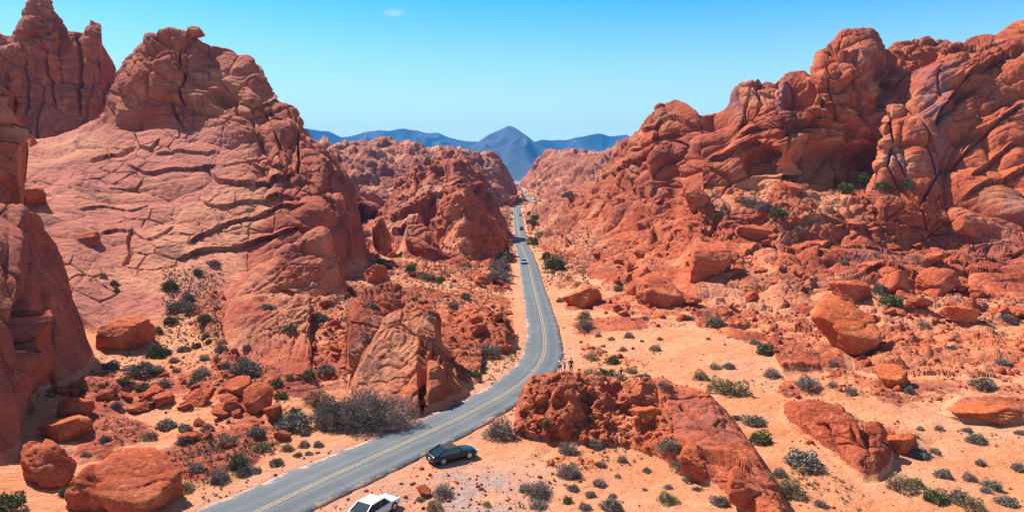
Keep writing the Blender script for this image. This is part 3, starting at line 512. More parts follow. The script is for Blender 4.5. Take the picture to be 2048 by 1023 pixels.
# ---------------------------------------------------------------- materials
def nodes(m):
    m.use_nodes = True; return m.node_tree, m.node_tree.nodes, m.node_tree.links
class NB:
    def __init__(s, name):
        s.m = bpy.data.materials.new(name); s.t, s.n, s.l = nodes(s.m); s.b = s.n["Principled BSDF"]
        s.geo = s.n.new("ShaderNodeNewGeometry"); s.pos = s.geo.outputs["Position"]
    def lk(s, a, b): s.l.new(a, b)
    def setin(s, sock, v):
        if hasattr(v, 'is_output') or isinstance(v, bpy.types.NodeSocket): s.l.new(v, sock)
        else: sock.default_value = v
    def noise(s, sc, det=4, rough=.55, vec=None, dist=0, w=None):
        q = s.n.new("ShaderNodeTexNoise"); q.inputs["Scale"].default_value = sc; q.inputs["Detail"].default_value = det; q.inputs["Roughness"].default_value = rough; q.inputs["Distortion"].default_value = dist
        s.lk(vec or s.pos, q.inputs["Vector"]); return q.outputs["Fac"]
    def vor(s, sc, feat='F1', out="Distance", vec=None):
        q = s.n.new("ShaderNodeTexVoronoi"); q.feature = feat; q.inputs["Scale"].default_value = sc
        s.lk(vec or s.pos, q.inputs["Vector"]); return q.outputs[out]
    def mapr(s, v, a, b, c=0, d=1):
        q = s.n.new("ShaderNodeMapRange"); q.interpolation_type = 'SMOOTHSTEP'; s.lk(v, q.inputs["Value"])
        for k, x_ in zip(("From Min", "From Max", "To Min", "To Max"), (a, b, c, d)): q.inputs[k].default_value = x_
        return q.outputs["Result"]
    def mix(s, f, a, b, mode='MIX'):
        q = s.n.new("ShaderNodeMix"); q.data_type = 'RGBA'; q.blend_type = mode
        s.setin(q.inputs[0], f)
        for sock, v in ((q.inputs[6], a), (q.inputs[7], b)):
            if isinstance(v, tuple): sock.default_value = (*v, 1)
            else: s.lk(v, sock)
        return q.outputs[2]
    def math(s, op, a, b=None):
        q = s.n.new("ShaderNodeMath"); q.operation = op; s.setin(q.inputs[0], a)
        if b is not None: s.setin(q.inputs[1], b)
        return q.outputs[0]
    def att(s, name):
        q = s.n.new("ShaderNodeAttribute"); q.attribute_name = name; return q.outputs["Fac"]
    def scale(s, v):
        q = s.n.new("ShaderNodeMapping"); q.vector_type = 'POINT'; s.lk(s.pos, q.inputs[0]); q.inputs["Scale"].default_value = v; return q.outputs[0]
    def bump(s, h, dist, strength=1.0, prev=None):
        q = s.n.new("ShaderNodeBump"); q.inputs["Distance"].default_value = dist; q.inputs["Strength"].default_value = strength; s.lk(h, q.inputs["Height"])
        if prev is not None: s.lk(prev, q.inputs["Normal"])
        return q.outputs[0]
def rock_mat(name, tint=(1, 1, 1), terrain=True, obj=False):
    k = NB(name); q_ = 3.2 if obj else 1.0
    if obj: tc = k.n.new("ShaderNodeTexCoord"); k.pos = tc.outputs["Object"]
    T = lambda c: tuple(a*b for a, b in zip(c, tint))
    c = k.mix(k.mapr(k.noise(.035*q_, 3), .35, .65), T((.49, .100, .036)), T((.31, .054, .022)))
    c = k.mix(k.mapr(k.noise(.16*q_, 5, .6), .45, .72), c, T((.58, .165, .068)))
    c = k.mix(k.mapr(k.noise(.7*q_, 5, .65), .50, .75, 0, .75), c, T((.17, .034, .022)))
    c = k.mix(k.mapr(k.noise(.055*q_, 6, .7, dist=1.5), .52, .68, 0, .55), c, T((.13, .042, .038)))
    c = k.mix(k.mapr(k.noise(2.2*q_, 5, .7), .50, .70, 0, .6), c, T((.68, .27, .155)))
    st = k.noise(1.0*q_, 4, .6, vec=k.scale((.06, .06, 1.1)), dist=.6)
    c = k.mix(k.mapr(st, .52, .66, 0, .45), c, T((.26, .065, .050)))
    if terrain:
        c = k.mix(k.math('MULTIPLY', k.att('pale'), .55), c, (.58, .240, .175))
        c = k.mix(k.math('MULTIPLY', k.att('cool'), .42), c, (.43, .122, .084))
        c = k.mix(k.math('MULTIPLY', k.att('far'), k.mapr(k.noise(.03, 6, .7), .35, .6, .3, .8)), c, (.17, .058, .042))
        c = k.mix(k.mapr(k.noise(.024, 5, .6, dist=1.0), .50, .64, 0, .7), c, (.62, .27, .145))
        c = k.mix(k.mapr(k.noise(.04, 7, .75, vec=k.scale((1, 1, .35)), dist=2.), .52, .66, 0, .75), c, (.15, .052, .048))
        vv = k.math('MULTIPLY', k.att('varn'), k.mapr(k.noise(.5*q_, 5, .7), .25, .6))
        c = k.mix(vv, c, (.25, .115, .115))
        c = k.mix(k.math('MULTIPLY', k.mapr(k.vor(1.1, out="Color"), .3, .8), k.math('MULTIPLY', k.att('rubble'), .35)), c, (.58, .205, .095))
        sand = k.mix(k.mapr(k.noise(.09*q_, 4), .35, .68), (.66, .30, .16), (.62, .225, .095))
        sand = k.mix(k.mapr(k.noise(.35*q_, 5, .6, dist=1.2), .42, .62, 0, .55), sand, (.56, .20, .095))
        sand = k.mix(k.mapr(k.noise(3.1*q_, 6, .8), .52, .66, 0, .5), sand, (.40, .15, .09))
        sand = k.mix(k.mapr(k.noise(1.6*q_, 6, .7), .45, .8, 0, .55), sand, (.52, .180, .085))
        gr = k.mix(k.mapr(k.noise(3.5*q_, 6, .8), .3, .7), (.36, .21, .165), (.44, .32, .27))
        sand = k.mix(k.math('MULTIPLY', k.att('gravel'), k.mapr(k.noise(.35*q_, 5, .7), .3, .55)), sand, gr)
        c = k.mix(k.mapr(k.math('ADD', k.att('sandy'), k.mapr(k.noise(.9*q_, 5, .6), .3, .7, -.22, .22)), .38, .62), c, sand)
    k.lk(c, k.b.inputs["Base Color"]); k.b.inputs["Roughness"].default_value = .95; k.b.inputs["Specular IOR Level"].default_value = .15
    h = k.bump(k.noise(.9*q_, 7, .68), .9 if not obj else .35, .8)
    h = k.bump(k.vor(.8, 'DISTANCE_TO_EDGE', vec=k.scale((1, 1, 1.5))), .25, .5, h) if obj else h
    h = k.bump(k.noise(5.0*q_, 5, .65), .14, .7, h)
    k.lk(h, k.b.inputs["Normal"])
    return k.m
M_TER = rock_mat("sandstone_and_sand"); M_ROCK = rock_mat("sandstone_boulder", terrain=False, obj=True)
M_ORANGE = rock_mat("orange_sandstone_boulder", tint=(1.12, 1.15, .9), terrain=False, obj=True)

# ---------------------------------------------------------------- tagging
def tag(o, label=None, cat=None, group=None, kind=None):
    for k_, v_ in (('label', label), ('category', cat), ('group', group), ('kind', kind)):
        if v_: o[k_] = v_
    return o
FM = ID0[:-1, :-1]
LBL = {'right_massif': ("rock_massif", "huge orange red sandstone massif with rounded domes and a dark alcove, right of the road", "rock massif"),
 'right_spur': ("rock_spur", "steep orange sandstone spur with grey streaks at the right edge of the massif", "rock spur"),
 'right_back_peak': ("rock_peak", "knobbly brown-capped ridge top peeking up between the big dome and the right spur", "rock peak"),
 'left_massif': ("rock_massif", "broad pale slickrock slope under a dark rounded summit, left of the road", "rock massif"),
 'left_towers': ("rock_tower_wall", "shadowed purple rock towers with vertical cracks in the top left corner", "rock towers"),
 'left_near_wall': ("rock_wall", "dark red rock shoulder in shade rising at the lower left edge", "rock wall"),
 'left_edge_pinnacle': ("rock_pinnacle", "narrow strip of shaded rock at the extreme left edge beside the towers", "rock pinnacle"),
 'centre_outcrop': ("rock_outcrop", "pale tilted slab with a shaded right edge, left of the striped block", "rock outcrop"),
 'centre_rubble': ("rock_outcrop", "broken rubbly gully rock between the pale tilted slab and the striped block", "rock outcrop"),
 'back_block': ("rock_block", "rounded upright block behind and above the striped block left of the road", "rock block"),
 'striped_block': ("rock_block", "large leaning block with fine stripes behind the big leafless grey bush", "rock block"),
 'end_block': ("rock_block", "narrow block with a dark red right face beside the road, split off the striped block", "rock block"),
 'roadside_outcrop': ("rock_outcrop", "low jagged outcrop with a shaded end at the inside of the road bend", "rock outcrop"),
 'front_right_outcrop': ("rock_outcrop", "long crumbly orange outcrop on which four people stand, right of the road", "rock outcrop"),
 'dune_outcrop': ("rock_outcrop", "smooth orange whaleback rock with a shaded nose on the sand, lower right", "rock outcrop"),
 'valley_hill': ("rock_hill", "dark layered rock hill standing in the middle of the valley left of the far road", "rock hill"),
 'right_ledge': ("rock_ledge", "long broken low ledge below the pointed orange boulder, running to the right edge", "rock ledge"),
 'lower_right_ledge': ("rock_ledge", "low ledge topping the sand at the right edge, around the long orange-faced block", "rock ledge"),
 'slope_foot_ledge': ("rock_ledge", "broken ledge along the foot of the right slope, above the open pale sand", "rock ledge"),
 'valley_pyramid': ("rock_hill", "layered pyramid-shaped rock in front of the valley hill, left of the far road", "rock hill"),
 'valley_blocks': ("rock_outcrop", "blocky cliff with dark square faces below the layered pyramid rock", "rock outcrop"),
 'wall_foot_mound': ("rock_mound", "knobbly rounded mound at the foot of the big shaded wall on the left massif", "rock mound"),
 'far_left_rocks': ("rocky_ridge", "distant jumbled brown rock ridge below the blue mountains, left of the gap", "rock ridge"),
 'far_right_rocks': ("rocky_ridge", "distant jumbled brown rock ridge below the blue mountains, right of the gap", "rock ridge")}
P1 = (X1, Y1, Z1)
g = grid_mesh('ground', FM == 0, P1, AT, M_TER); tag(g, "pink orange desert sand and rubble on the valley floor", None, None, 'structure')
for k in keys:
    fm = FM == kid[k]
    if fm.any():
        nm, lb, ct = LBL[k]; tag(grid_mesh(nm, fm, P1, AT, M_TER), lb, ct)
print('meshes', time.time()-T0)
# lookup of the visible surface for a photo pixel
X2 = X1.reshape(XX.shape); Y2 = Y1.reshape(XX.shape); Z2 = Z1.reshape(XX.shape)
PY2 = py_at(Y2, Z2); PX2 = 1024+FPX*X2/(Y2*CP-(Z2-CAMZ)*SP)*(CP+0)  # close enough for a lookup
def hit(px, py):
    j = int(np.clip(np.searchsorted(pxs, px), 0, NCOL-1))
    i = int(np.argmax(PY2[j] <= py))
    if i == 0: i = MROWS-1
    return Vector((float(X2[j, i]), float(Y2[j, i]), float(Z2[j, i])))
def zat(X, Y):
    px = 1024+FPX*X/(Y*CP+(CAMZ-4)*SP); j = int(np.clip(np.searchsorted(pxs, px), 0, NCOL-1))
    return float(np.interp(Y, Y2[j], Z2[j]))
# ---------------------------------------------------------------- small mesh kit
def mk(name, bm, mats, parent=None, smooth=True, loc=None):
    me = bpy.data.meshes.new(name); bm.to_mesh(me); bm.free()
    for m in (mats if isinstance(mats, (list, tuple)) else [mats]): me.materials.append(m)
    if smooth: me.polygons.foreach_set('use_smooth', [True]*len(me.polygons))
    o = bpy.data.objects.new(name, me); COL.objects.link(o)
    if parent is not None: o.parent = parent
    if loc is not None: o.location = loc
    return o
def raw(name, V, F, mat, parent=None, smooth=False):
    me = bpy.data.meshes.new(name); V = np.asarray(V, np.float32); F = np.asarray(F, np.int32)
    me.vertices.add(len(V)); me.vertices.foreach_set('co', V.ravel())
    k = F.shape[1]; me.loops.add(F.size); me.loops.foreach_set('vertex_index', F.ravel())
    me.polygons.add(len(F)); me.polygons.foreach_set('loop_start', np.arange(0, F.size, k, dtype=np.int32)); me.update(calc_edges=True)
    if smooth: me.polygons.foreach_set('use_smooth', np.ones(len(F), bool))
    me.materials.append(mat); o = bpy.data.objects.new(name, me); COL.objects.link(o)
    if parent is not None: o.parent = parent
    return o
def empty(name, loc=(0, 0, 0), rz=0):
    o = bpy.data.objects.new(name, None); COL.objects.link(o); o.location = loc; o.rotation_euler = (0, 0, rz); o.empty_display_size = .2; return o
def copy_tree(o):
    c = o.copy(); COL.objects.link(c)
    for ch in o.children:
        d = ch.copy(); COL.objects.link(d); d.parent = c
        for g_ in ch.children:
            e = g_.copy(); COL.objects.link(e); e.parent = d
    return c
def simple(name, col, rough=.6, metal=0, var=0, sc=3.0, spec=.4, coat=0):
    k = NB(name)
    if var:
        c = k.mix(k.mapr(k.noise(sc, 4), .35, .65), tuple(v*(1-var) for v in col), tuple(min(1, v*(1+var)) for v in col)); k.lk(c, k.b.inputs["Base Color"])
    else: k.b.inputs["Base Color"].default_value = (*col, 1)
    k.b.inputs["Roughness"].default_value = rough; k.b.inputs["Metallic"].default_value = metal; k.b.inputs["Specular IOR Level"].default_value = spec
    k.b.inputs["Coat Weight"].default_value = coat
    return k.m
# ---------------------------------------------------------------- road
def strip(name, P, l, r_, z, mat, n=8, skirt=.0, parent=None, jit=0):
    V = []; F = []; N = len(P); rr = random.Random(4)
    d = np.gradient(P, axis=0); d /= np.linalg.norm(d, axis=1)[:, None]; nn = np.c_[d[:, 1], -d[:, 0]]
    al = np.r_[0, np.cumsum(np.hypot(*np.diff(P, axis=0).T))]
    cols = n+1+(2 if skirt else 0); jl = jr = 0
    for i in range(N):
        if jit: jl = .6*jl+rr.uniform(-jit, jit); jr = .6*jr+rr.uniform(-jit, jit)
        ts = np.linspace(-l[i]+jl, r_[i]+jr, n+1)
        row = [(P[i, 0]+nn[i, 0]*t, P[i, 1]+nn[i, 1]*t, z+.05*(1-(2*k/n-1)**2)) for k, t in enumerate(ts)]
        if skirt: row = [(row[0][0], row[0][1], z-skirt)]+row+[(row[-1][0], row[-1][1], z-skirt)]
        V += row
    for i in range(N-1):
        for k in range(cols-1):
            a = i*cols+k; F.append((a, a+cols, a+cols+1, a+1) if 0 else (a, a+1, a+cols+1, a+cols))
    o = raw(name, V, F, mat, parent, smooth=not skirt)
    lat = np.tile(np.r_[[-1] if skirt else [], np.linspace(-1, 1, n+1), [1] if skirt else []], N)
    attr(o.data, 'lat', lat); attr(o.data, 'along', np.repeat(al, cols))
    return o
k = NB("asphalt")
c = k.mix(k.mapr(k.noise(.25, 5, .6), .3, .7), (.078, .088, .098), (.104, .112, .120))
lat = k.att('lat')
band = k.math('ABSOLUTE', k.math('SUBTRACT', k.math('ABSOLUTE', k.math('ADD', lat, .02)), .5))
wheel = k.mapr(k.math('ABSOLUTE', k.math('SUBTRACT', band, .22)), .0, .13, 1, 0)
c = k.mix(k.math('MULTIPLY', wheel, .55), c, (.155, .165, .168))
c = k.mix(k.math('MULTIPLY', k.mapr(lat, .0, .35, 1, 0), .35), c, (.125, .138, .143))
c = k.mix(k.mapr(k.math('ADD', k.math('ABSOLUTE', lat), k.mapr(k.noise(.5, 5, .7), .3, .7, -.2, .2)), .88, 1.06), c, (.44, .26, .17))
cr = k.vor(.16, 'DISTANCE_TO_EDGE', vec=None)
c = k.mix(k.mapr(cr, .0, .011, .6, 0), c, (.035, .035, .035))
c = k.mix(k.mapr(k.noise(.07, 4, .5), .48, .56, 0, .35), c, (.075, .082, .09))
c = k.mix(k.mapr(k.noise(9, 3, .8), .45, .8, 0, .35), c, (.17, .17, .17))
k.lk(c, k.b.inputs["Base Color"]); k.b.inputs["Roughness"].default_value = .82; k.b.inputs["Specular IOR Level"].default_value = .3
k.lk(k.bump(k.noise(12, 3), .02, .6), k.b.inputs["Normal"]); M_ASPH = k.m
k = NB("road_paint_yellow")
c = k.mix(k.mapr(k.noise(2.5, 5, .75), .42, .62, 0, .75), (.36, .26, .10), (.15, .145, .12)); k.lk(c, k.b.inputs["Base Color"]); k.b.inputs["Roughness"].default_value = .7; M_YEL = k.m
road = strip('road', ROADC, WL, WR, .06, M_ASPH, 10, skirt=.5, jit=.10); tag(road, kind='structure')
for off in (-.17, .17):
    N = NC; a = np.full(N, .075-off); b = np.full(N, .075+off)
    zc = .06+.05
    o = strip('road_marking', ROADC, a, b, zc+.006, M_YEL, 2, parent=road); o.data.update()
    for v_ in o.data.vertices: v_.co.z = zc+.008
fp = [(1066, 404), (1060, 396), (1052, 388), (1044, 378), (1037, 370), (1034, 366)]
FP = np.array([hit(*p)[:] for p in fp]); t_ = np.linspace(0, 1, 40); ti = np.linspace(0, 1, len(FP))
FQ = np.stack([np.interp(t_, ti, FP[:, i]) for i in range(3)], 1)
k = NB("pale_road_dust"); c = k.mix(k.mapr(k.noise(.1, 4), .35, .65), (.28, .23, .20), (.36, .30, .26)); k.lk(c, k.b.inputs["Base Color"]); k.b.inputs["Roughness"].default_value = .9; M_DUST = k.m
fr = strip('far_road', FQ[:, :2], np.full(40, 3.6), np.full(40, 3.6), 0, M_DUST, 4)
for i, v_ in enumerate(fr.data.vertices): v_.co.z += FQ[i//5, 2]+.5
tag(fr, kind='structure')
CRY = 742.0
cx = np.linspace(-26, 48, 60); cz = np.array([max(0.05, zat(a, CRY)) for a in cx])
cz = np.convolve(np.pad(cz, 4, 'edge'), np.ones(9)/9, 'valid')
CP_ = np.c_[cx, np.full(60, CRY)]
cr_ = strip('crossing_road', CP_, np.full(60, 7.), np.full(60, 7.), 0, M_DUST, 4)
for i, v_ in enumerate(cr_.data.vertices): v_.co.z += cz[i//5]+.35
tag(cr_, kind='structure')
# ---------------------------------------------------------------- distant plain and mountains
V = []; F = []; n = 60
for j in range(n):
    Y_ = 1500*(10000/1500)**(j/(n-1))
    for i in range(n):
        V.append(((i/(n-1)-.5)*2.2*Y_+0, Y_, 4+max(0, Y_-2500)*.012))
for j in range(n-1):
    for i in range(n-1): a = j*n+i; F.append((a, a+1, a+n+1, a+n))
k = NB("desert_plain"); c = k.mix(k.mapr(k.noise(.004, 5), .35, .65), (.22, .15, .11), (.30, .20, .14)); k.lk(c, k.b.inputs["Base Color"]); k.b.inputs["Roughness"].default_value = 1; M_PLAIN = k.m
tag(raw('desert_plain', V, F, M_PLAIN, smooth=True), kind='structure')
k = NB("hazed_mountain_rock"); c = k.mix(k.mapr(k.noise(.003, 7, .65), .35, .65), (.010, .018, .03), (.055, .062, .075)); k.lk(c, k.b.inputs["Base Color"]); k.b.inputs["Roughness"].default_value = 1; M_MTN = k.m  # rock tinted dark blue: part of the distance haze is in its colour
def mountain(name, Yc, depth, sil, lbl, foot=1800, seed=0, base_py=360):
    p = np.array(sil, float); nx, ny = 620, 150
    px_ = np.linspace(p[0, 0], p[-1, 0], nx); top = np.interp(px_, p[:, 0], p[:, 1]); top = np.convolve(np.pad(top, 4, 'edge'), np.ones(9)/9, 'valid')
    ztop = z_at(Yc, top); t = np.linspace(-1, .8, ny)
    Yg = Yc+t[None]*depth+0*px_[:, None]; Xg = (px_[:, None]-1024)/FPX*Yg
    zb = 4+np.maximum(0, Yg-2500)*.012-12
    prof = np.clip(1-np.abs(t)**1.0, 0, 1)**1.25
    P = (fl(Xg), fl(Yg), fl(Xg*0+seed*100))
    wv = perlin(P, 900, seed)*260
    rg = 1-np.abs(perlin((P[0]+wv, P[1]*.35, P[2]), 520, seed+3.))*2.2; rg2 = 1-np.abs(perlin((P[0]+wv, P[1]*.5, P[2]), 190, seed+5.))*2
    rg = (rg+.45*rg2).reshape(Xg.shape)
    Zg = zb+(ztop[:, None]-zb)*prof[None]*(1+(rg-.9)*.5*np.clip(np.abs(t)*4, 0, 1)[None]*(1-prof[None]*.35))
    Zg += ((rg2.reshape(Xg.shape)-.5)*14)*np.clip(prof[None]*3, 0, 1)
    V = np.stack([Xg, Yg, Zg], -1).reshape(-1, 3); J, I = np.meshgrid(np.arange(nx-1), np.arange(ny-1), indexing='ij'); a = (J*ny+I).ravel()
    F = np.stack([a, a+ny, a+ny+1, a+1], 1)
    tag(raw(name, V, F, M_MTN, smooth=True), lbl, kind='structure')
mountain('mountain', 7000, 1900, [(860,352),(890,332),(905,322),(920,308),(945,290),(965,277),(985,266),(1000,257),(1010,252),(1018,250),(1028,254),(1038,262),(1055,272),(1072,285),(1085,297),(1100,306),(1130,325),(1180,345),(1215,352)], "sharp blue peak at the end of the road", seed=2)
mountain('mountain_range', 8600, 1400, [(380,300),(450,275),(540,262),(600,254),(640,261),(660,262),(675,267),(690,276),(703,272),(725,265),(760,261),(790,259),(805,257),(825,259),(840,262),(860,264),(880,266),(900,273),(915,277),(940,282),(990,288),(1040,286),(1068,281),(1085,279),(1110,280),(1130,280),(1150,276),(1165,272),(1180,268),(1195,266),(1210,270),(1225,271),(1240,270),(1255,270),(1275,274),(1330,278),(1420,284),(1600,290)], "long blue mountain range on the horizon", seed=5)
hz = bmesh.new(); bmesh.ops.create_cube(hz, size=1)
km = bpy.data.materials.new("haze_air"); km.use_nodes = True; kn = km.node_tree
for q in list(kn.nodes):
    if q.type != 'OUTPUT_MATERIAL': kn.nodes.remove(q)
pv = kn.nodes.new("ShaderNodeVolumePrincipled"); pv.inputs["Color"].default_value = (.05, .40, .95, 1); pv.inputs["Density"].default_value = 7.5e-5; pv.inputs["Anisotropy"].default_value = .0
kn.links.new(pv.outputs[0], [q for q in kn.nodes if q.type == 'OUTPUT_MATERIAL'][0].inputs["Volume"])
HAZE = mk('haze', hz, km, smooth=False); HAZE.scale = (24000, 10400, 900); HAZE.location = (0, 5200-40, 450-62); tag(HAZE, kind='stuff')
# ---------------------------------------------------------------- boulders
def rock_mesh(seed, sub=5, planes=13, rough=1.0, rnd=.35, smoothr=False):
    rr = np.random.RandomState(seed); bm = bmesh.new(); bmesh.ops.create_icosphere(bm, subdivisions=sub, radius=1)
    V = np.array([v_.co[:] for v_ in bm.verts], np.float32)
    nrm = rr.normal(size=(planes, 3)); nrm /= np.linalg.norm(nrm, axis=1)[:, None]; dd = rr.uniform(.42, .8, planes)
    r_ = np.ones(len(V))
    for a, d in zip(nrm, dd):
        c = V@a; r_ = np.where(c > 1e-3, np.minimum(r_, (d/np.maximum(c, 1e-3))), r_)
    r_ = rnd*.8+(1-rnd)*r_
    V = V*r_[:, None]; o = seed*3.1
    P = (V[:, 0]+o, V[:, 1], V[:, 2])
    dsp = (billow(P, .9, 2, o)-.5)*.22*rough+perlin(P, .28, o)*.045*rough+perlin(P, .12, o)*.02*rough
    ck = np.abs(perlin(P, .75, o+2))*2; dsp = dsp-np.clip(.10-ck, 0, 1)*1.3*rough-np.clip(.08-np.abs(perlin(P, .33, o+5))*1.5, 0, 1)*.8*rough
    lay = np.abs(((V[:, 2]*1.0+V[:, 0]*.3+perlin(P, .8, o)*.12)*4.5) % 1-.5)*2
    dsp = dsp-np.clip(lay-.8, 0, 1)*.22*rough
    V = V*(1+dsp)[:, None]
    for v_, c in zip(bm.verts, V): v_.co = c
    me = bpy.data.meshes.new('boulder'); bm.to_mesh(me); bm.free(); me.polygons.foreach_set('use_smooth', [True]*len(me.polygons)); me.materials.append(M_ROCK); return me
RK = [rock_mesh(i+1, 5 if i < 8 else 4, [9, 12, 16][i % 3], .8, 0.0) for i in range(12)]
RKO = []
for i in (0, 1, 4, 7):
    m_ = RK[i].copy(); m_.materials.clear(); m_.materials.append(M_ORANGE); RKO.append(m_)
def boulder(px, py, w, h, me, label, group=None, sink=.28, Y=None, dy=None, tilt=(0, 0, 0), rnd=random):
    if Y is None: p = hit(px, py)
    else: p = Vector(((px-1024)/FPX*(Y*CP-(z_at(Y, py)-CAMZ)*SP), Y, z_at(Y, py)))
    dpt = p.y*CP-(p.z-CAMZ)*SP
    W = w*dpt/FPX; Hh = h*dpt/FPX
    o = bpy.data.objects.new('boulder', me); COL.objects.link(o)
    o.scale = (W*.62, (dy or .55)*(W+Hh)*.5*1.1, Hh*.62)
    o.rotation_euler = (tilt[0], tilt[1], tilt[2] if tilt[2] else rnd.uniform(-.5, .5))
    o.location = (p.x, p.y+W*.25, p.z+Hh*(.5-sink)); tag(o, label, "boulder", group); return o
BL = [(1714,700,140,125,'o',0,"large orange block with a smooth shaded face, left of the stepped ledges",(.2,.3,.3)),
 (1166,614,66,54,'o',1,"rounded orange boulder alone on the sand right of the road bend",(0,0,0)),
 (1328,610,92,72,'r',3,"brown boulder with a flat front sitting at the top edge of the pale sand",(0,.1,0)),
 (1428,550,120,90,'r',6,"big dark purple rounded boulder above the sand, right of the road",(0,0,.2)),
 (1403,410,60,40,'r',5,"brown drum-shaped boulder on the smooth orange bench below the massif",(0,0,0)),
 (1925,645,84,52,'o',10,"wedge-shaped boulder with a shaded orange underside near the right edge",(0,.3,.3)),
 (1797,772,66,58,'o',4,"pointed orange boulder at the foot of the right ledges",(0,.2,0)),
 (1992,845,118,40,'o',9,"long low ledge block with a glowing orange face at the right edge",(0,.05,.1)),
 (1885,590,76,58,'r',2,"round boulder beside the shaded hollow on the right slope",(0,0,0)),
 (1795,590,70,80,'r',8,"brown block beside the shaded hollow on the right slope",(0,0,0)),
 (1942,470,84,56,'r',11,"bulging pale orange boulder below the right spur",(0,0,0)),
 (1592,388,42,36,'r',0,"pointed boulder in front of the dark alcove",(0,.4,0)),
 (1700,600,80,60,'r',4,"blocky boulder directly behind the large orange block",(0,.2,0)),
 (1515,480,90,50,'r',10,"low humped boulder on the right slope under the bench",(0,0,0)),
 (275,1022,178,140,'r',12,"large tilted striped block beside the road in the bottom left",(.1,.38,.35)),
 (190,1010,110,90,'r',3,"rough layered rock leaning on the large striped block, bottom left",(.1,.3,.2)),
 (82,965,112,92,'r',7,"cracked slab of rock near the bottom left corner",(.1,.3,.5)),
 (120,880,80,62,'o',1,"orange-faced block above the cracked slab at lower left",(0,.2,.3)),
 (55,930,66,48,'r',5,"squat boulder against the shaded rock wall at lower left",(0,0,0)),
 (150,836,70,60,'r',9,"blocky rock at the foot of the shaded wall at lower left",(0,.2,0)),
 (240,700,88,92,'r',6,"rounded rock knob beside the foot of the shaded wall",(0,0,0)),
 (508,826,66,66,'r',2,"largest rock of the shadowed heap left of the big grey bush",(0,.2,0)),
 (480,790,56,48,'r',0,"rock on top of the shadowed heap left of the big grey bush",(0,.3,0)),
 (462,826,44,40,'r',8,"left rock of the shadowed heap left of the big grey bush",(0,0,0)),
 (540,836,36,36,'r',4,"right rock of the shadowed heap left of the big grey bush",(0,0,0)),
 (560,880,38,32,'r',10,"red rounded stone on sand next to the dark blue shrub",(0,0,0)),
 (48,412,92,46,'r',9,"flat-topped slab jutting out over the pale slickrock at the left",(0,-.25,.2)),
 (150,494,84,36,'r',11,"small flat-topped slab casting a dark shadow on the pale slickrock",(0,-.2,.2)),
 (42,330,58,86,'r',3,"upright block with a sunlit cap in front of the left towers",(0,0,0)),
 (25,250,44,40,'r',0,"small block with a sunlit top beside the left edge",(0,0,0)),
 (765,505,44,80,'r',5,"upright block standing at the foot of the left massif's shaded wall",(0,0,0)),
 (748,565,40,52,'r',1,"small pillar-like block at the foot of the left massif",(0,0,0)),
 (849,992,32,26,'r',0,"small pink rock beside the dry bush near the white car",(0,.5,0)),
 (1290,845,56,44,'o',1,"orange block in the rubble hollow of the outcrop with people",(0,.2,0)),
 (1395,950,90,66,'r',7,"angular block at the foot of the front outcrop",(0,.3,.3)),
 (1488,1000,84,70,'r',3,"angular block at the low end of the front outcrop",(0,.2,.3)),
 (1765,880,44,40,'r',5,"small round rock on the nose of the whaleback",(0,0,0)),
 (1800,905,66,56,'o',10,"round orange boulder right of the whaleback rock",(0,0,0))]
BALL = []
for b in BL:
    me_ = (RKO[b[5] % 4] if b[4] == 'o' else RK[b[5] % 12]); BALL.append(boulder(*b[:4], me_, b[6], tilt=b[7], Y={48: 150, 150: 139, 42: 196}.get(b[0]) if b[1] < 500 else None))
for px_, py_, w_, h_, Y_, lb in [(389,78,28,30,226,"round boulder balanced on the summit of the left massif")]:
    BALL.append(boulder(px_, py_, w_, h_, RK[3], lb, Y=Y_, sink=.1))
rr = random.Random(21); rubm = (rub*(idf >= 0)).reshape(XX.shape)
zones_ = [("rubble slope below the right massif", (1130, 2040, 400, 650), 120), ("rubble at the foot of the shaded left wall", (60, 470, 770, 1000), 45), ("rubble in the valley beside the far road", (650, 1030, 470, 720), 40), ("rubble on the outcrop with the people", (1040, 1330, 770, 870), 26), ("stones on the open sand right of the road", (1130, 1700, 610, 760), 22)]
nb_ = 0; LOOSE = []
for zn, (a, b, c_, d), cnt in zones_:
    got = 0; tr = 0
    while got < cnt and tr < 6000:
        tr += 1; px_, py_ = rr.uniform(a, b), rr.uniform(c_, d)
        j = int(np.clip(np.searchsorted(pxs, px_), 0, NCOL-1)); i = int(np.argmax(PY2[j] <= py_))
        if i == 0 or RD0[j, i] < 2.5 or (rubm[j, i] < .25 and 'open sand' not in zn): continue
        q = hit(px_, py_); s_ = rr.uniform(.5, 1.0)**2*(2.6 if q.y > 120 else 1.9)*(.35 if 'open sand' in zn else .5 if 'people' in zn else 1)
        o = bpy.data.objects.new('boulder', rr.choice(RK)); COL.objects.link(o)
        o.location = q+Vector((0, 0, s_*.12)); o.scale = (s_*rr.uniform(.7, 1.1), s_*rr.uniform(.6, 1), s_*rr.uniform(.45, .8)); o.rotation_euler = (rr.uniform(-.4, .4), rr.uniform(-.4, .4), rr.uniform(0, 6.28))
        tag(o, "loose red boulder among the "+zn if 'open sand' not in zn else "small loose stone lying on the open sand right of the road", "boulder", zn); LOOSE.append(o); got += 1; nb_ += 1
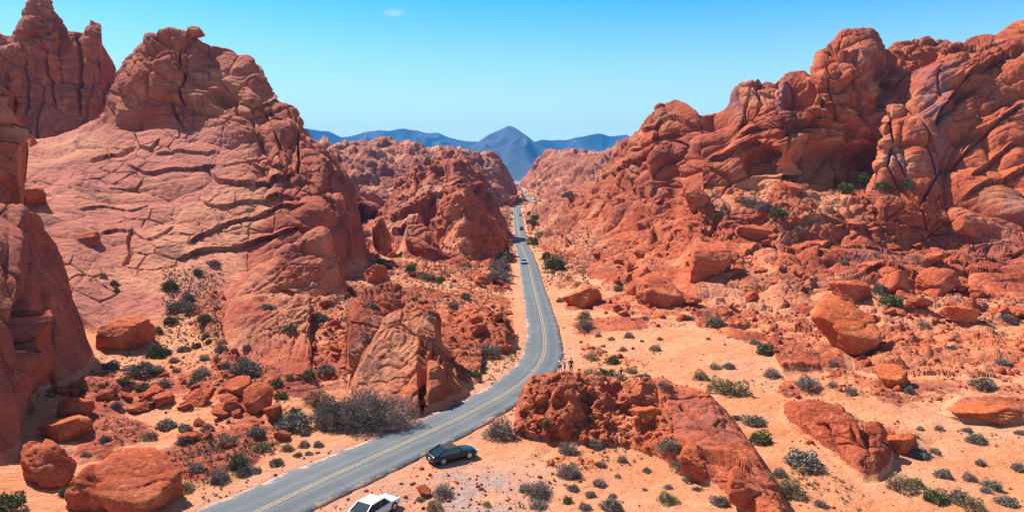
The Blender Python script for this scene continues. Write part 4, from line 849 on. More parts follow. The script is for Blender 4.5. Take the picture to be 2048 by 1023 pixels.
# loose gravel too many to count
k_ = 5200; V = []; F = []; rs_ = np.random.RandomState(5); ico = bmesh.new(); bmesh.ops.create_icosphere(ico, subdivisions=1, radius=1)
iv = np.array([v_.co[:] for v_ in ico.verts]); jf = np.array([[v_.index for v_ in f_.verts] for f_ in ico.faces]); ico.free()
cand = np.nonzero((y > 45) & (y < 260) & (rdf > .3) & (pxf > -40) & (pxf < 2090) & (pyf > 430) & ((rub > .2) | (gravel > .15) | ((idf == 0) & (rs_.rand(len(y)) < .35))))[0]
wg = np.clip(.25+rub+gravel, 0, 2)[cand]; pick = rs_.choice(cand, k_, p=wg/wg.sum())
for q in pick:
    s_ = rs_.gamma(2.2, .05)*(1+y[q]/140)*(1 if rub[q] > .3 else .6); s_ = min(s_, .9)
    A = iv*(rs_.uniform(.6, 1.2, 3)*s_)*rs_.uniform(.75, 1.25, (len(iv), 1)); an = rs_.uniform(0, 6.28); ca, sa = math.cos(an), math.sin(an)
    A = np.c_[A[:, 0]*ca-A[:, 1]*sa, A[:, 0]*sa+A[:, 1]*ca, A[:, 2]]+[X1[q], Y1[q], Z1[q]+.1*s_]
    F.append(jf+len(V)*len(iv)); V.append(A)
tag(raw('loose_stones', np.concatenate(V), np.concatenate(F), M_ROCK), "loose stones strewn over the slopes and roadside", kind='stuff')
print('rocks', time.time()-T0)
# ---------------------------------------------------------------- desert shrubs
def foliage_mat(name, a, b, dead=None):
    k = NB(name); oi = k.n.new("ShaderNodeObjectInfo")
    c = k.mix(k.noise(4, 2), a, b)
    c = k.mix(k.mapr(oi.outputs["Random"], 0, 1, 0, .35), c, dead or b)
    k.lk(c, k.b.inputs["Base Color"]); k.b.inputs["Roughness"].default_value = .85; k.b.inputs["Specular IOR Level"].default_value = .15
    return k.m
FM_ = {'g': foliage_mat("grey_twig_foliage", (.19, .15, .13), (.31, .25, .21), (.33, .24, .17)),
       'b': foliage_mat("blue_grey_foliage", (.135, .130, .105), (.25, .235, .19), (.28, .22, .15)),
       'n': foliage_mat("green_foliage", (.075, .105, .035), (.15, .18, .06), (.14, .14, .05)),
       'o': foliage_mat("olive_yellow_foliage", (.22, .18, .08), (.34, .28, .13), (.22, .16, .09))}
M_TWIG = simple("twig_bark", (.12, .085, .07), .9, var=.3)
def shrub_proto(kind, seed, nleaf=1500, twigs=46, dens=1.0, tr=1.0):
    rs_ = np.random.RandomState(seed); V = []; F = []
    lob = rs_.uniform(-.45, .45, (7, 3)); lob[:, 2] = rs_.uniform(.15, .55, 7); lr = rs_.uniform(.28, .55, 7)
    def rad(d):                                   # lumpy dome
        return 1+.16*np.sin(d[:, 0]*5+seed)+.14*np.sin(d[:, 1]*6+seed*2)+.10*np.sin(d[:, 2]*9+seed)
    d = rs_.normal(size=(nleaf, 3)); d[:, 2] = np.abs(d[:, 2])*.9; d /= np.linalg.norm(d, axis=1)[:, None]
    r_ = rad(d)*rs_.uniform(.35, 1.0, nleaf)**.45*.55
    c = d*r_[:, None]; c[:, 2] *= 1.25
    gap = np.sin(c[:, 0]*11+seed)*np.sin(c[:, 1]*12+seed*3)*np.sin(c[:, 2]*10)+rs_.uniform(-.5, .5, nleaf)
    c = c[gap > -.42]; n_ = len(c)
    L_ = rs_.uniform(.035, .085, n_)*(1.25 if kind in 'go' else 1); W_ = L_*(.16 if kind == 'g' else .24 if kind == 'o' else .42)
    ax = c/np.linalg.norm(c, axis=1)[:, None]*.8+rs_.normal(size=(n_, 3))*.5+[0, 0, .25]; ax /= np.linalg.norm(ax, axis=1)[:, None]
    sd_ = np.cross(ax, rs_.normal(size=(n_, 3))); sd_ /= np.linalg.norm(sd_, axis=1)[:, None]
    A = c-ax*L_[:, None]; B = c+ax*L_[:, None]; S = sd_*W_[:, None]
    V = np.stack([A, c+S, B, c-S], 1).reshape(-1, 3); F = np.arange(len(V)).reshape(-1, 4)
    T = []; TF = []
    for i in range(twigs):
        q = rs_.normal(size=3); q[2] = abs(q[2])*.9+.15; q /= np.linalg.norm(q); l_ = rs_.uniform(.45, .68)
        p0 = np.array([rs_.uniform(-.05, .05), rs_.uniform(-.05, .05), -.05]); p1 = p0+q*l_*.5+[0, 0, .04]; p2 = q*l_*[1, 1, 1.25]+rs_.normal(size=3)*.04
        u_ = np.cross(q, [0, 0, 1.]); u_ /= np.linalg.norm(u_)+1e-6; w_ = np.cross(q, u_); b_ = len(T)
        for pt, rd_ in ((p0, .013*tr), (p1, .009*tr), (p2, .003*tr)):
            for k_ in range(3): T.append(pt+(u_*math.cos(k_*2.094)+w_*math.sin(k_*2.094))*rd_)
        for s_ in (0, 3):
            for k_ in range(3): TF.append((b_+s_+k_, b_+s_+(k_+1) % 3, b_+s_+3+(k_+1) % 3, b_+s_+3+k_))
    return (V, F), (np.array(T), np.array(TF))
def shrub_base(kind, seed, **kw):
    (V, F), (T, TF) = shrub_proto(kind, seed, **kw)
    root = empty('desert_shrub'); raw('foliage', V, F, FM_[kind], root); raw('twig_crown', T, TF, M_TWIG, root)
    return root
PRO = {k_: [shrub_base(k_, 10*i+j, nleaf=n_, twigs=t_) for j in range(3)] for i, (k_, n_, t_) in enumerate((('g', 1900, 70), ('b', 1700, 40), ('n', 1500, 40), ('o', 1100, 60)))}
USED = set()
SH = """307 714 50 n|327 709 28 b|365 704 30 b|391 696 22 n|416 688 20 n|440 705 28 b|492 704 25 b|344 726 25 g|350 744 20 g|406 721 25 g|430 723 16 g|449 738 23 g|398 757 46 g|485 750 60 b|218 739 34 b|274 750 60 b|310 750 36 g|241 770 28 n|281 781 30 n|325 772 26 g|383 772 24 n|396 803 14 n|228 818 22 b|306 810 25 b|327 859 42 b|366 864 30 b|414 864 30 b|294 880 36 o|363 889 30 b|381 884 26 n|449 894 42 o|207 884 24 b
511 873 36 b|584 861 70 b|587 832 28 n|611 871 20 g|387 946 34 g|433 966 48 g|472 937 46 n|482 951 32 b|521 902 36 o|572 902 32 o|606 895 26 g|635 895 22 b|616 910 18 b|594 914 18 b|550 932 30 b|509 946 26 b|365 985 40 o|8 1020 60 n|128 993 34 n|152 965 24 g|141 1015 30 b|103 788 20 b|159 788 20 n|229 814 24 b|206 886 26 b|167 912 20 b|213 783 22 g|262 1020 36 o
337 582 36 n|393 551 26 n|378 628 36 b|352 623 46 b|409 648 36 n|337 648 30 n|312 669 24 n|373 602 30 b|409 679 22 n|225 572 20 n|204 556 18 g|232 587 14 n|424 531 30 b|577 664 26 n|530 620 28 b|635 640 26 b|643 644 30 b|615 757 34 n|650 754 40 b|577 761 22 g|552 771 26 n|561 799 30 n|509 752 24 g|734 690 26 b|828 602 18 n
960 735 26 b|975 712 50 g|950 755 24 n|1000 545 54 g|1000 565 48 g|1005 525 40 n|985 560 30 o|1075 490 40 n|1085 475 30 o|1068 455 22 n|1075 440 20 n|1062 430 14 n|1110 546 50 n|1018 470 14 g|1020 492 16 g|1022 440 10 g|1095 520 30 n|1120 532 36 o
1238 582 26 b|1120 605 20 o|1171 661 42 g|1169 641 36 o|1258 676 23 g|1197 674 15 g|1223 681 15 o|1207 694 12 o|1246 702 18 o|1284 684 12 o|1312 702 28 g|1320 681 15 o|1184 720 30 o|1227 729 32 n|1263 747 30 o|1158 768 36 b @90|1186 770 46 b @89|1212 771 46 n @90|1238 771 38 b @88|1283 776 56 b @86|1325 778 24 g|1432 657 40 b|1417 679 12 g|1535 710 46 n|1509 689 22 g|1460 738 26 b|1430 738 26 g|1404 761 38 o|1440 784 60 o|1475 792 70 o|1547 756 36 g
1001 878 72 g|1095 882 28 n|1180 850 18 n|1135 909 44 g|1191 898 36 g|1138 957 58 g|1202 935 26 g|1245 924 24 g|1235 955 16 g|1199 973 34 g|1294 945 22 b|1146 981 26 b|1181 994 26 b|1225 996 20 g|1135 1006 26 n|1077 996 56 g|1169 1021 30 g|1225 1022 46 b|1338 924 56 g|1355 945 28 b|1381 965 28 b|1394 981 18 b|1338 978 20 g|1289 981 14 g|1335 1006 46 o|1442 1012 40 b|1077 1018 40 g|1527 889 52 n|1511 852 50 b|1473 840 24 b|1050 985 34 g
1618 780 50 g|1668 775 26 g|1671 730 26 g|1702 789 28 g|1752 864 30 o|1833 876 16 g|1842 861 18 g|1881 861 22 g|1937 864 22 b|1959 887 44 b|1965 931 26 b|2043 870 24 b|2043 943 30 b|1971 780 44 b|1845 915 38 b|1873 909 28 g|1892 957 36 b|1943 962 32 g|1990 979 40 b|1975 985 22 b|1875 1006 50 n|1923 1006 44 b|2021 1012 46 b|1615 939 80 b|1584 995 70 o|1562 954 34 g|1643 1015 34 g|1786 775 20 b|1820 786 24 b|1760 587 34 b|1786 618 50 n|1808 984 60 o|1836 976 40 o|2010 730 30 b|2015 640 24 b|1954 1021 50 o
884 995 46 g|868 1020 40 o|838 1003 20 g|973 1013 24 o|1530 425 44 b|1560 437 44 n|1730 377 50 n|1770 380 40 n|1820 377 30 n|1690 385 34 n|1150 395 30 b|1500 412 36 g|1600 470 26 g|1690 530 24 b|1850 655 26 g|1905 700 22 b|1380 640 20 g|1290 640 18 b|745 615 24 g|905 620 26 g|930 600 22 b|860 640 22 g|760 530 24 n|820 545 26 n|850 560 30 o|880 565 24 n""".replace('\n', '|').split('|')
LM = [("the white car", (742, 1010)), ("the parked black car", (900, 925)), ("the large leafless bush", (740, 850)), ("the shaded left wall", (120, 800)), ("the large tilted striped block", (275, 1000)), ("the shadowed rock heap", (508, 826)),
      ("the road bend", (1090, 690)), ("the four people", (1140, 750)), ("the big purple boulder", (1428, 540)), ("the drum-shaped boulder", (1403, 402)), ("the wedge-shaped boulder", (1925, 642)), ("the bulging pale boulder", (1942, 468)), ("the brown flat-fronted boulder", (1328, 606)), ("the pale car on the road", (1047, 528)), ("the front outcrop's left foot", (1001, 878)), ("the whaleback rock", (1690, 900)), ("the large orange block", (1714, 695)), ("the dark alcove", (1690, 380)), ("the lower right corner", (2040, 1010)), ("the front outcrop's low end", (1540, 990)), ("the dark square-faced cliff", (840, 525)), ("the left slickrock slope", (320, 560))]
KW = {'g': 'grey twiggy', 'b': 'bluish grey', 'n': 'green leafy', 'o': 'yellowish dry'}
def ordw(n_):
    w_ = ["", "closest", "second closest", "third closest", "fourth closest", "fifth closest", "sixth closest", "seventh closest", "eighth closest", "ninth closest", "tenth closest"]
    if n_ < len(w_): return w_[n_]
    t_ = {21:"twenty-first",22:"twenty-second",23:"twenty-third",24:"twenty-fourth",25:"twenty-fifth",26:"twenty-sixth",27:"twenty-seventh",28:"twenty-eighth",29:"twenty-ninth",30:"thirtieth",11:"eleventh",12:"twelfth",13:"thirteenth",14:"fourteenth",15:"fifteenth",16:"sixteenth",17:"seventeenth",18:"eighteenth",19:"nineteenth",20:"twentieth"}
    return t_.get(n_, f"{n_}th")+" closest"
items = []
for i, l_ in enumerate(SH):
    a, b, c, d_ = l_.split()[:4]; px_, py_, w_ = int(a), int(b), int(c); P_ = hit(px_, py_)
    if '@' in l_:
        Yv = float(l_.split('@')[1]); Xv = (px_-1024)/FPX*(Yv*CP+24*SP); P_ = Vector((Xv, Yv, zat(Xv, Yv)))
    items.append((px_, py_, w_, d_, P_))
lmp = [(n_, hit(*p_)) for n_, p_ in LM]; labels = {}
if True:
    # how near each shrub is to each landmark, among shrubs of its own colour; every shrub takes its best rank
    taken = set(); rk = []
    for n_, P_ in lmp:
        for kc in KW:
            o_ = sorted([i for i, t_ in enumerate(items) if t_[3] == kc], key=lambda i: (items[i][4]-P_).length)
            for r_, i in enumerate(o_): rk.append((r_+1, (items[i][4]-P_).length, i, n_, kc))
    for r_, dd_, i, n_, kc in sorted(rk):
        if i in labels: continue
        labels[i] = f"{KW[kc]} shrub, {ordw(r_)} of its colour to {n_}"
# the loose boulders are told apart the same way
rk = []; done_ = set()
for n_, P_ in lmp:
    for r_, o in enumerate(sorted(LOOSE, key=lambda q: (q.location-P_).length)): rk.append((r_+1, (o.location-P_).length, o.name, n_))
for r_, dd_, on_, n_ in sorted(rk):
    if on_ in done_ or r_ > 30: continue
    done_.add(on_); bpy.data.objects[on_]['label'] = f"loose red stone, {ordw(r_)} of the smaller stones to {n_}"
rs2 = random.Random(3)
for i, (px_, py_, w_, kc, p) in enumerate(items):
    v_ = rs2.randrange(3); src = PRO[kc][v_]
    if (kc, v_) in USED: o = copy_tree(src)
    else: o = src; USED.add((kc, v_))
    dpt = p.y*CP-(p.z-CAMZ)*SP; W_ = w_*dpt/FPX*.84
    o.location = (p.x, p.y+W_*.28, max(p.z-.04, zat(p.x, p.y+W_*.28)-.08)); o.scale = (W_, W_*rs2.uniform(.8, 1.1), W_*(rs2.uniform(.62, .85) if kc != 'n' else rs2.uniform(.75, .95))); o.rotation_euler = (0, 0, rs2.uniform(0, 6.28))
    tag(o, labels[i], "shrub", "desert shrubs scattered over sand and rock")
for kc in KW:
    for v_ in range(3):
        if (kc, v_) not in USED:
            for ch in list(PRO[kc][v_].children)+[PRO[kc][v_]]: bpy.data.objects.remove(ch)
# the big bush beside the road: three intergrown, leafless and airy
for (px_, py_, w_, h_, kc, n_, lb, sd_) in [(738, 858, 165, 92, 'g', 5200, "very large leafless grey bush leaning over the roadside below the striped blocks", 91), (672, 856, 105, 72, 'b', 5200, "broad blue-grey bush joined to the left side of the large leafless bush", 92), (632, 812, 54, 40, 'n', 1800, "bright green bush peeping out left of the large leafless bush", 93)]:
    (V, F), (T, TF) = shrub_proto(kc, sd_, nleaf=int(n_*1.7), twigs=260, tr=.3)
    p = hit(px_, py_); dpt = p.y*CP-(p.z-CAMZ)*SP; W_ = w_*dpt/FPX; H_ = h_*dpt/FPX
    ctr = V.reshape(-1, 4, 3).mean(1, keepdims=True); V = (ctr+(V.reshape(-1, 4, 3)-ctr)*.42).reshape(-1, 3)   # finer twigs on a bigger plant
    root = empty('desert_shrub', (p.x, p.y+W_*.12, p.z)); raw('foliage', V, F, FM_[kc], root); raw('twig_crown', T*[1, 1, 1], TF, M_TWIG, root)
    root.scale = (W_*.92, W_*.55, H_*1.15); tag(root, lb, "shrub", "desert shrubs scattered over sand and rock")
# low ground cover too many to count: tufts as loose blades
rs_ = np.random.RandomState(9)
tz = np.clip(zone(1026,1085,366,412,5)*1.0+zone(1085, 1180, 440, 570, 14)+zone(1050, 1085, 420, 500, 8)*.8+zone(640, 1015, 520, 620, 20)*.6+zone(330, 440, 540, 690, 12)*.9+zone(200, 560, 690, 1000, 20)*.3*sstep(-.2,.3,ns)+zone(1040, 2060, 640, 1040, 20)*.16*sstep(.0,.5,ns)+zone(1500, 1860, 362, 395, 8)+zone(1500, 1700, 395, 470, 14)*.5+zone(1000, 1030, 420, 520, 6)*.9+zone(900, 1040, 690, 760, 14)*.5, 0, 1)*(rdf > .6)
cand = np.nonzero((tz > .02) & (slope < 42))[0]; wg = tz[cand]*(y[cand]**0.0); pick = rs_.choice(cand, 13000, p=wg/wg.sum())
V = []; cc = []
for q in pick:
    s_ = rs_.uniform(.12, .42)*(1+max(0, y[q]-110)/110); m_ = 9
    base = np.array([X1[q], Y1[q], Z1[q]])
    th = rs_.uniform(0, 6.28, m_); tl = rs_.uniform(.15, .9, m_); dr = np.c_[np.cos(th)*tl, np.sin(th)*tl, rs_.uniform(.4, .9, m_)]*s_
    pr = np.c_[-np.sin(th), np.cos(th), 0*th]*s_*.13
    st_ = base+np.c_[rs_.uniform(-.3, .3, (m_, 2))*s_, np.zeros(m_)]
    V.append(np.stack([st_-pr, st_+pr, st_+dr], 1).reshape(-1, 3))
V = np.concatenate(V); M_TUFT = foliage_mat("dry_ground_cover", (.12, .115, .055), (.20, .165, .085))
tag(raw('ground_cover', V, np.arange(len(V)).reshape(-1, 3), M_TUFT), "low dry tufts of desert ground cover", kind='stuff')
print('plants', time.time()-T0)
#NEXT3
# ---------------------------------------------------------------- cars
M_WHITE = simple("white_car_paint", (.60, .60, .61), .25, 0, spec=.5, coat=.6); M_BLACK = simple("black_car_paint", (.003, .0035, .005), .32, 0, spec=.35, coat=.3)
M_GREYP = simple("dark_grey_car_paint", (.05, .055, .065), .3, .2, coat=.6); M_BLUEP = simple("pale_blue_car_paint", (.32, .40, .46), .3, .2, coat=.6)
M_TINT = simple("tinted_glass", (.010, .022, .030), .06, 0, spec=.6); M_TYRE = simple("tyre_rubber", (.02, .02, .02), .85); M_RIM = simple("alloy_rim", (.45, .46, .47), .3, .8)
M_TRIM = simple("black_plastic_trim", (.02, .02, .02), .6); M_TAIL = simple("red_lamp_lens", (.35, .01, .01), .2); M_HEAD = simple("clear_lamp_lens", (.75, .78, .8), .1); M_PLATE = simple("number_plate", (.75, .76, .78), .5); M_SOFT = simple("black_soft_roof", (.02, .022, .03), .9)
def car(loc, rz, L, W, Ht, paint, label, style='sedan', roofmat=None, group=None):
    """x forward, origin on the ground under the middle"""
    root = empty('parked_car', loc, rz); h = L/2; wb = L*.29
    belt = Ht*.62; hood = Ht*.575
    if style == 'coupe': deck = Ht*.64; g0, g1, r0, r1 = -h*.86, h*.40, -h*.38, h*.12
    elif style == 'suv': deck = Ht*.60; g0, g1, r0, r1 = -h*.97, h*.36, -h*.88, h*.12
    else: deck = Ht*.68; g0, g1, r0, r1 = -h*.80, h*.50, -h*.38, h*.20
    st = [(-h, .80, .42, .80), (-h*.985, .90, .28, .93), (-h*.93, .96, .20, 1.0), (-h*.75, 1.0, .17, 1.0), (-h*.3, 1.0, .16, 1.0), (h*.3, 1.0, .16, 1.0), (h*.45, .99, .16, .99), (h*.75, .96, .18, .94), (h*.92, .88, .22, .86), (h*.985, .78, .30, .76), (h, .68, .38, .66)]
    bm = bmesh.new(); rings = []
    for x_, wf, zb, hf in st:
        top = (deck if x_ < g0+.1 else belt if x_ < h*.38 else hood+(belt-hood)*max(0, (h*.6-x_)/(h*.22)) if x_ < h*.6 else hood)*hf
        w_ = W/2*wf
        prof = [(0, zb), (w_*.8, zb), (w_*.95, zb+.05), (w_, zb+.16), (w_*1.0, (zb+top)*.52), (w_*.985, top-.16), (w_*.95, top-.06), (w_*.86, top-.012), (w_*.5, top+.018), (0, top+.028)]
        rings.append([bm.verts.new((x_, s_*p_[0], p_[1])) for s_, pr in ((1, prof), (-1, prof[-2:0:-1])) for p_ in pr])
    for a, b in zip(rings[:-1], rings[1:]):
        n_ = len(a)
        for i in range(n_): bm.faces.new((a[i], a[(i+1) % n_], b[(i+1) % n_], b[i]))
    bm.faces.new(rings[0]); bm.faces.new(rings[-1][::-1]); bmesh.ops.recalc_face_normals(bm, faces=bm.faces)
    bmesh.ops.subdivide_edges(bm, edges=bm.edges[:], cuts=1, use_grid_fill=True); bmesh.ops.smooth_vert(bm, verts=bm.verts, factor=.5, use_axis_x=True, use_axis_y=True, use_axis_z=True)
    body = mk('body', bm, paint, root)
    # greenhouse: glass tub with a roof panel and pillars
    wl, wr = W*.46, W*.385; zb = belt-.04; zr = Ht-.05
    def tub(pts_lo, pts_hi, name, mat, par, cap=True):
        bm = bmesh.new(); lo = [bm.verts.new(p_) for p_ in pts_lo]; hi = [bm.verts.new(p_) for p_ in pts_hi]; n_ = len(lo)
        for i in range(n_): bm.faces.new((lo[i], lo[(i+1) % n_], hi[(i+1) % n_], hi[i]))
        if cap: bm.faces.new(hi)
        bmesh.ops.recalc_face_normals(bm, faces=bm.faces); return mk(name, bm, mat, par, smooth=False)
    lo = [(g0, -wl*.88, zb), (g0+.12, -wl, zb), (g1-.2, -wl, zb), (g1, -wl*.86, zb), (g1, wl*.86, zb), (g1-.2, wl, zb), (g0+.12, wl, zb), (g0, wl*.88, zb)]
    hi = [(r0, -wr*.86, zr), (r0+.08, -wr, zr), (r1-.08, -wr, zr), (r1, -wr*.9, zr), (r1, wr*.9, zr), (r1-.08, wr, zr), (r0+.08, wr, zr), (r0, wr*.86, zr)]
    gl = tub(lo, hi, 'window', M_TINT, root)
    rp_lo = [(a*1.0+(-.03 if a < (r0+r1)/2 else .03), b*1.03, c-.012) for a, b, c in hi]; rp_hi = [((a-(r0+r1)/2)*.93+(r0+r1)/2, b*.9, Ht) for a, b, c in hi]
    ro = tub(rp_lo, rp_hi, 'roof', roofmat or paint, root); bv = ro.modifiers.new('b', 'BEVEL'); bv.width = .06; bv.segments = 3; bv.limit_method = 'ANGLE'; bv.angle_limit = R(15)
    def bar(p, q, wd, name, mat, par, th=.03):
        bm = bmesh.new(); p = Vector(p); q = Vector(q); d = (q-p).normalized(); u_ = d.cross(Vector((0, 1, 0))).normalized()
        if u_.length < .1: u_ = Vector((1, 0, 0))
        v_ = d.cross(u_).normalized(); vs = [bm.verts.new(e+u_*a*wd/2+v_*b*th/2) for e in (p, q) for a, b in ((-1, -1), (1, -1), (1, 1), (-1, 1))]
        for f_ in ((0, 1, 2, 3), (4, 5, 6, 7), (0, 1, 5, 4), (1, 2, 6, 5), (2, 3, 7, 6), (3, 0, 4, 7)): bm.faces.new([vs[i] for i in f_])
        bmesh.ops.recalc_face_normals(bm, faces=bm.faces); return mk(name, bm, mat, par, smooth=False)
    for s_ in (-1, 1):
        bar((g0+.02, s_*wl*.93, zb), (r0+.03, s_*wr*.95, zr), .13 if style != 'coupe' else .2, 'pillar', roofmat or paint, root)
        bar((g1-.1, s_*wl*.94, zb), (r1-.03, s_*wr*.96, zr), .07, 'pillar', roofmat or paint, root)
        if style != 'coupe': bar(((g0+g1)/2, s_*wl*1.005, zb), ((r0+r1)/2, s_*wr*1.01, zr), .07, 'pillar', M_TRIM, root)
        bm = bmesh.new(); bmesh.ops.create_uvsphere(bm, u_segments=10, v_segments=6, radius=1)
        for v_ in bm.verts: v_.co = Vector((v_.co.x*.07, v_.co.y*.11, v_.co.z*.075))+Vector((g1-.28, s_*(W/2+.06), belt+.06))
        mk('wing_mirror', bm, paint, root)
        for fx, nm, mt, wd in ((-h*.975, 'tail_lamp', M_TAIL, .34), (h*.955, 'headlight', M_HEAD, .34)):
            bm = bmesh.new(); bmesh.ops.create_cube(bm, size=1)
            for v_ in bm.verts: v_.co = Vector((fx+v_.co.x*.12, s_*(W*.5-.30)+v_.co.y*wd, (deck-.20 if fx < 0 else hood-.20)+v_.co.z*.13))
            bmesh.ops.bevel(bm, geom=bm.edges[:], offset=.025, segments=2, affect='EDGES'); mk(nm, bm, mt, root)
        for ax_ in (-wb, wb):
            wr_ = .34; yy = s_*(W/2-.10)
            def cyl(r_, d0, d1, n_=24, inner=0):
                bm = bmesh.new(); A = []
                for dd_ in (d0, d1): A.append([bm.verts.new((ax_+r_*math.cos(6.283*i/n_), yy+s_*dd_, wr_+r_*math.sin(6.283*i/n_))) for i in range(n_)])
                for i in range(n_): bm.faces.new((A[0][i], A[0][(i+1) % n_], A[1][(i+1) % n_], A[1][i]))
                bm.faces.new(A[0]); bm.faces.new(A[1]); bmesh.ops.recalc_face_normals(bm, faces=bm.faces); return bm
            mk('wheel_arch', cyl(wr_+.055, -.10, .103), M_TRIM, root, smooth=False)
            wh = mk('wheel', cyl(wr_, -.10, .115), M_TYRE, root, smooth=False); mk('rim', cyl(wr_*.66, 0, .122), M_RIM, wh, smooth=False)
    bm = bmesh.new(); bmesh.ops.create_cube(bm, size=1)
    for v_ in bm.verts: v_.co = Vector((-h-.004+v_.co.x*.03, v_.co.y*.32, deck-.30+v_.co.z*.15))
    mk('number_plate', bm, M_PLATE, root, smooth=False)
    for fx in (-h*.985, h*.975):
        bm = bmesh.new(); bmesh.ops.create_cube(bm, size=1)
        for v_ in bm.verts: v_.co = Vector((fx+v_.co.x*.10, v_.co.y*W*.78, .30+v_.co.z*.16))
        bmesh.ops.bevel(bm, geom=bm.edges[:], offset=.03, segments=2, affect='EDGES'); mk('bumper', bm, M_TRIM if style != 'sedan' else paint, root)
    tag(root, label, "car", group); return root
def gz(x_, y_): return zat(x_, y_)
p = hit(736, 1023); p.y -= 1.55; p.x = p.x*.98+.2; car((p.x+.1, p.y+1.0, gz(p.x, p.y+1.0)+.02), R(60), 4.9, 1.9, 1.46, M_WHITE, "white sedan seen from behind, cut by the bottom edge of the view")
p = hit(902, 925); car((p.x, p.y+.9, gz(p.x, p.y+.9)+.02), R(33), 4.75, 1.9, 1.38, M_BLACK, "black two-door convertible with its soft roof up, parked on the dirt pullout", 'coupe', M_SOFT)
p = hit(1047, 528); car((p.x, p.y, .12), R(-91), 4.6, 1.82, 1.5, M_BLUEP, "pale car coming towards the viewer on the road")
p = hit(1042, 461); car((p.x+.3, p.y, .12), R(90), 4.8, 2.0, 1.95, M_GREYP, "dark van driving away on the far road", 'suv')
p = hit(1040, 432); car((p.x+.3, p.y, .12), R(90), 4.6, 1.82, 1.5, M_BLACK, "tiny dark car farthest along the road")
# ---------------------------------------------------------------- people
def skin_body(name, joints, edges, mat, parent=None, sub=1):
    me = bpy.data.meshes.new(name); me.from_pydata([j[0] for j in joints], edges, []); o = bpy.data.objects.new(name, me); COL.objects.link(o)
    m_ = o.modifiers.new('s', 'SKIN'); m_.use_smooth_shade = True
    for i, j in enumerate(joints): me.skin_vertices[0].data[i].radius = (j[1], j[2] if len(j) > 2 else j[1])
    me.skin_vertices[0].data[0].use_root = True
    o.modifiers.new('u', 'SUBSURF').levels = sub
    bpy.context.view_layer.update(); dg = bpy.context.evaluated_depsgraph_get(); ev = bpy.data.meshes.new_from_object(o.evaluated_get(dg)); o.modifiers.clear(); o.data = ev; bpy.data.meshes.remove(me)
    ev.materials.clear(); ev.materials.append(mat); ev.polygons.foreach_set('use_smooth', [True]*len(ev.polygons)); ev.name = name
    if parent is not None: o.parent = parent
    return o
M_SKIN = simple("skin", (.50, .28, .19), .6); M_SKIN2 = simple("tanned_skin", (.36, .19, .12), .6)
M_HAIRD = simple("dark_hair", (.02, .014, .01), .7); M_EYE = simple("dark_eye", (.02, .015, .015), .3); M_LIP = simple("lips", (.42, .16, .13), .6)
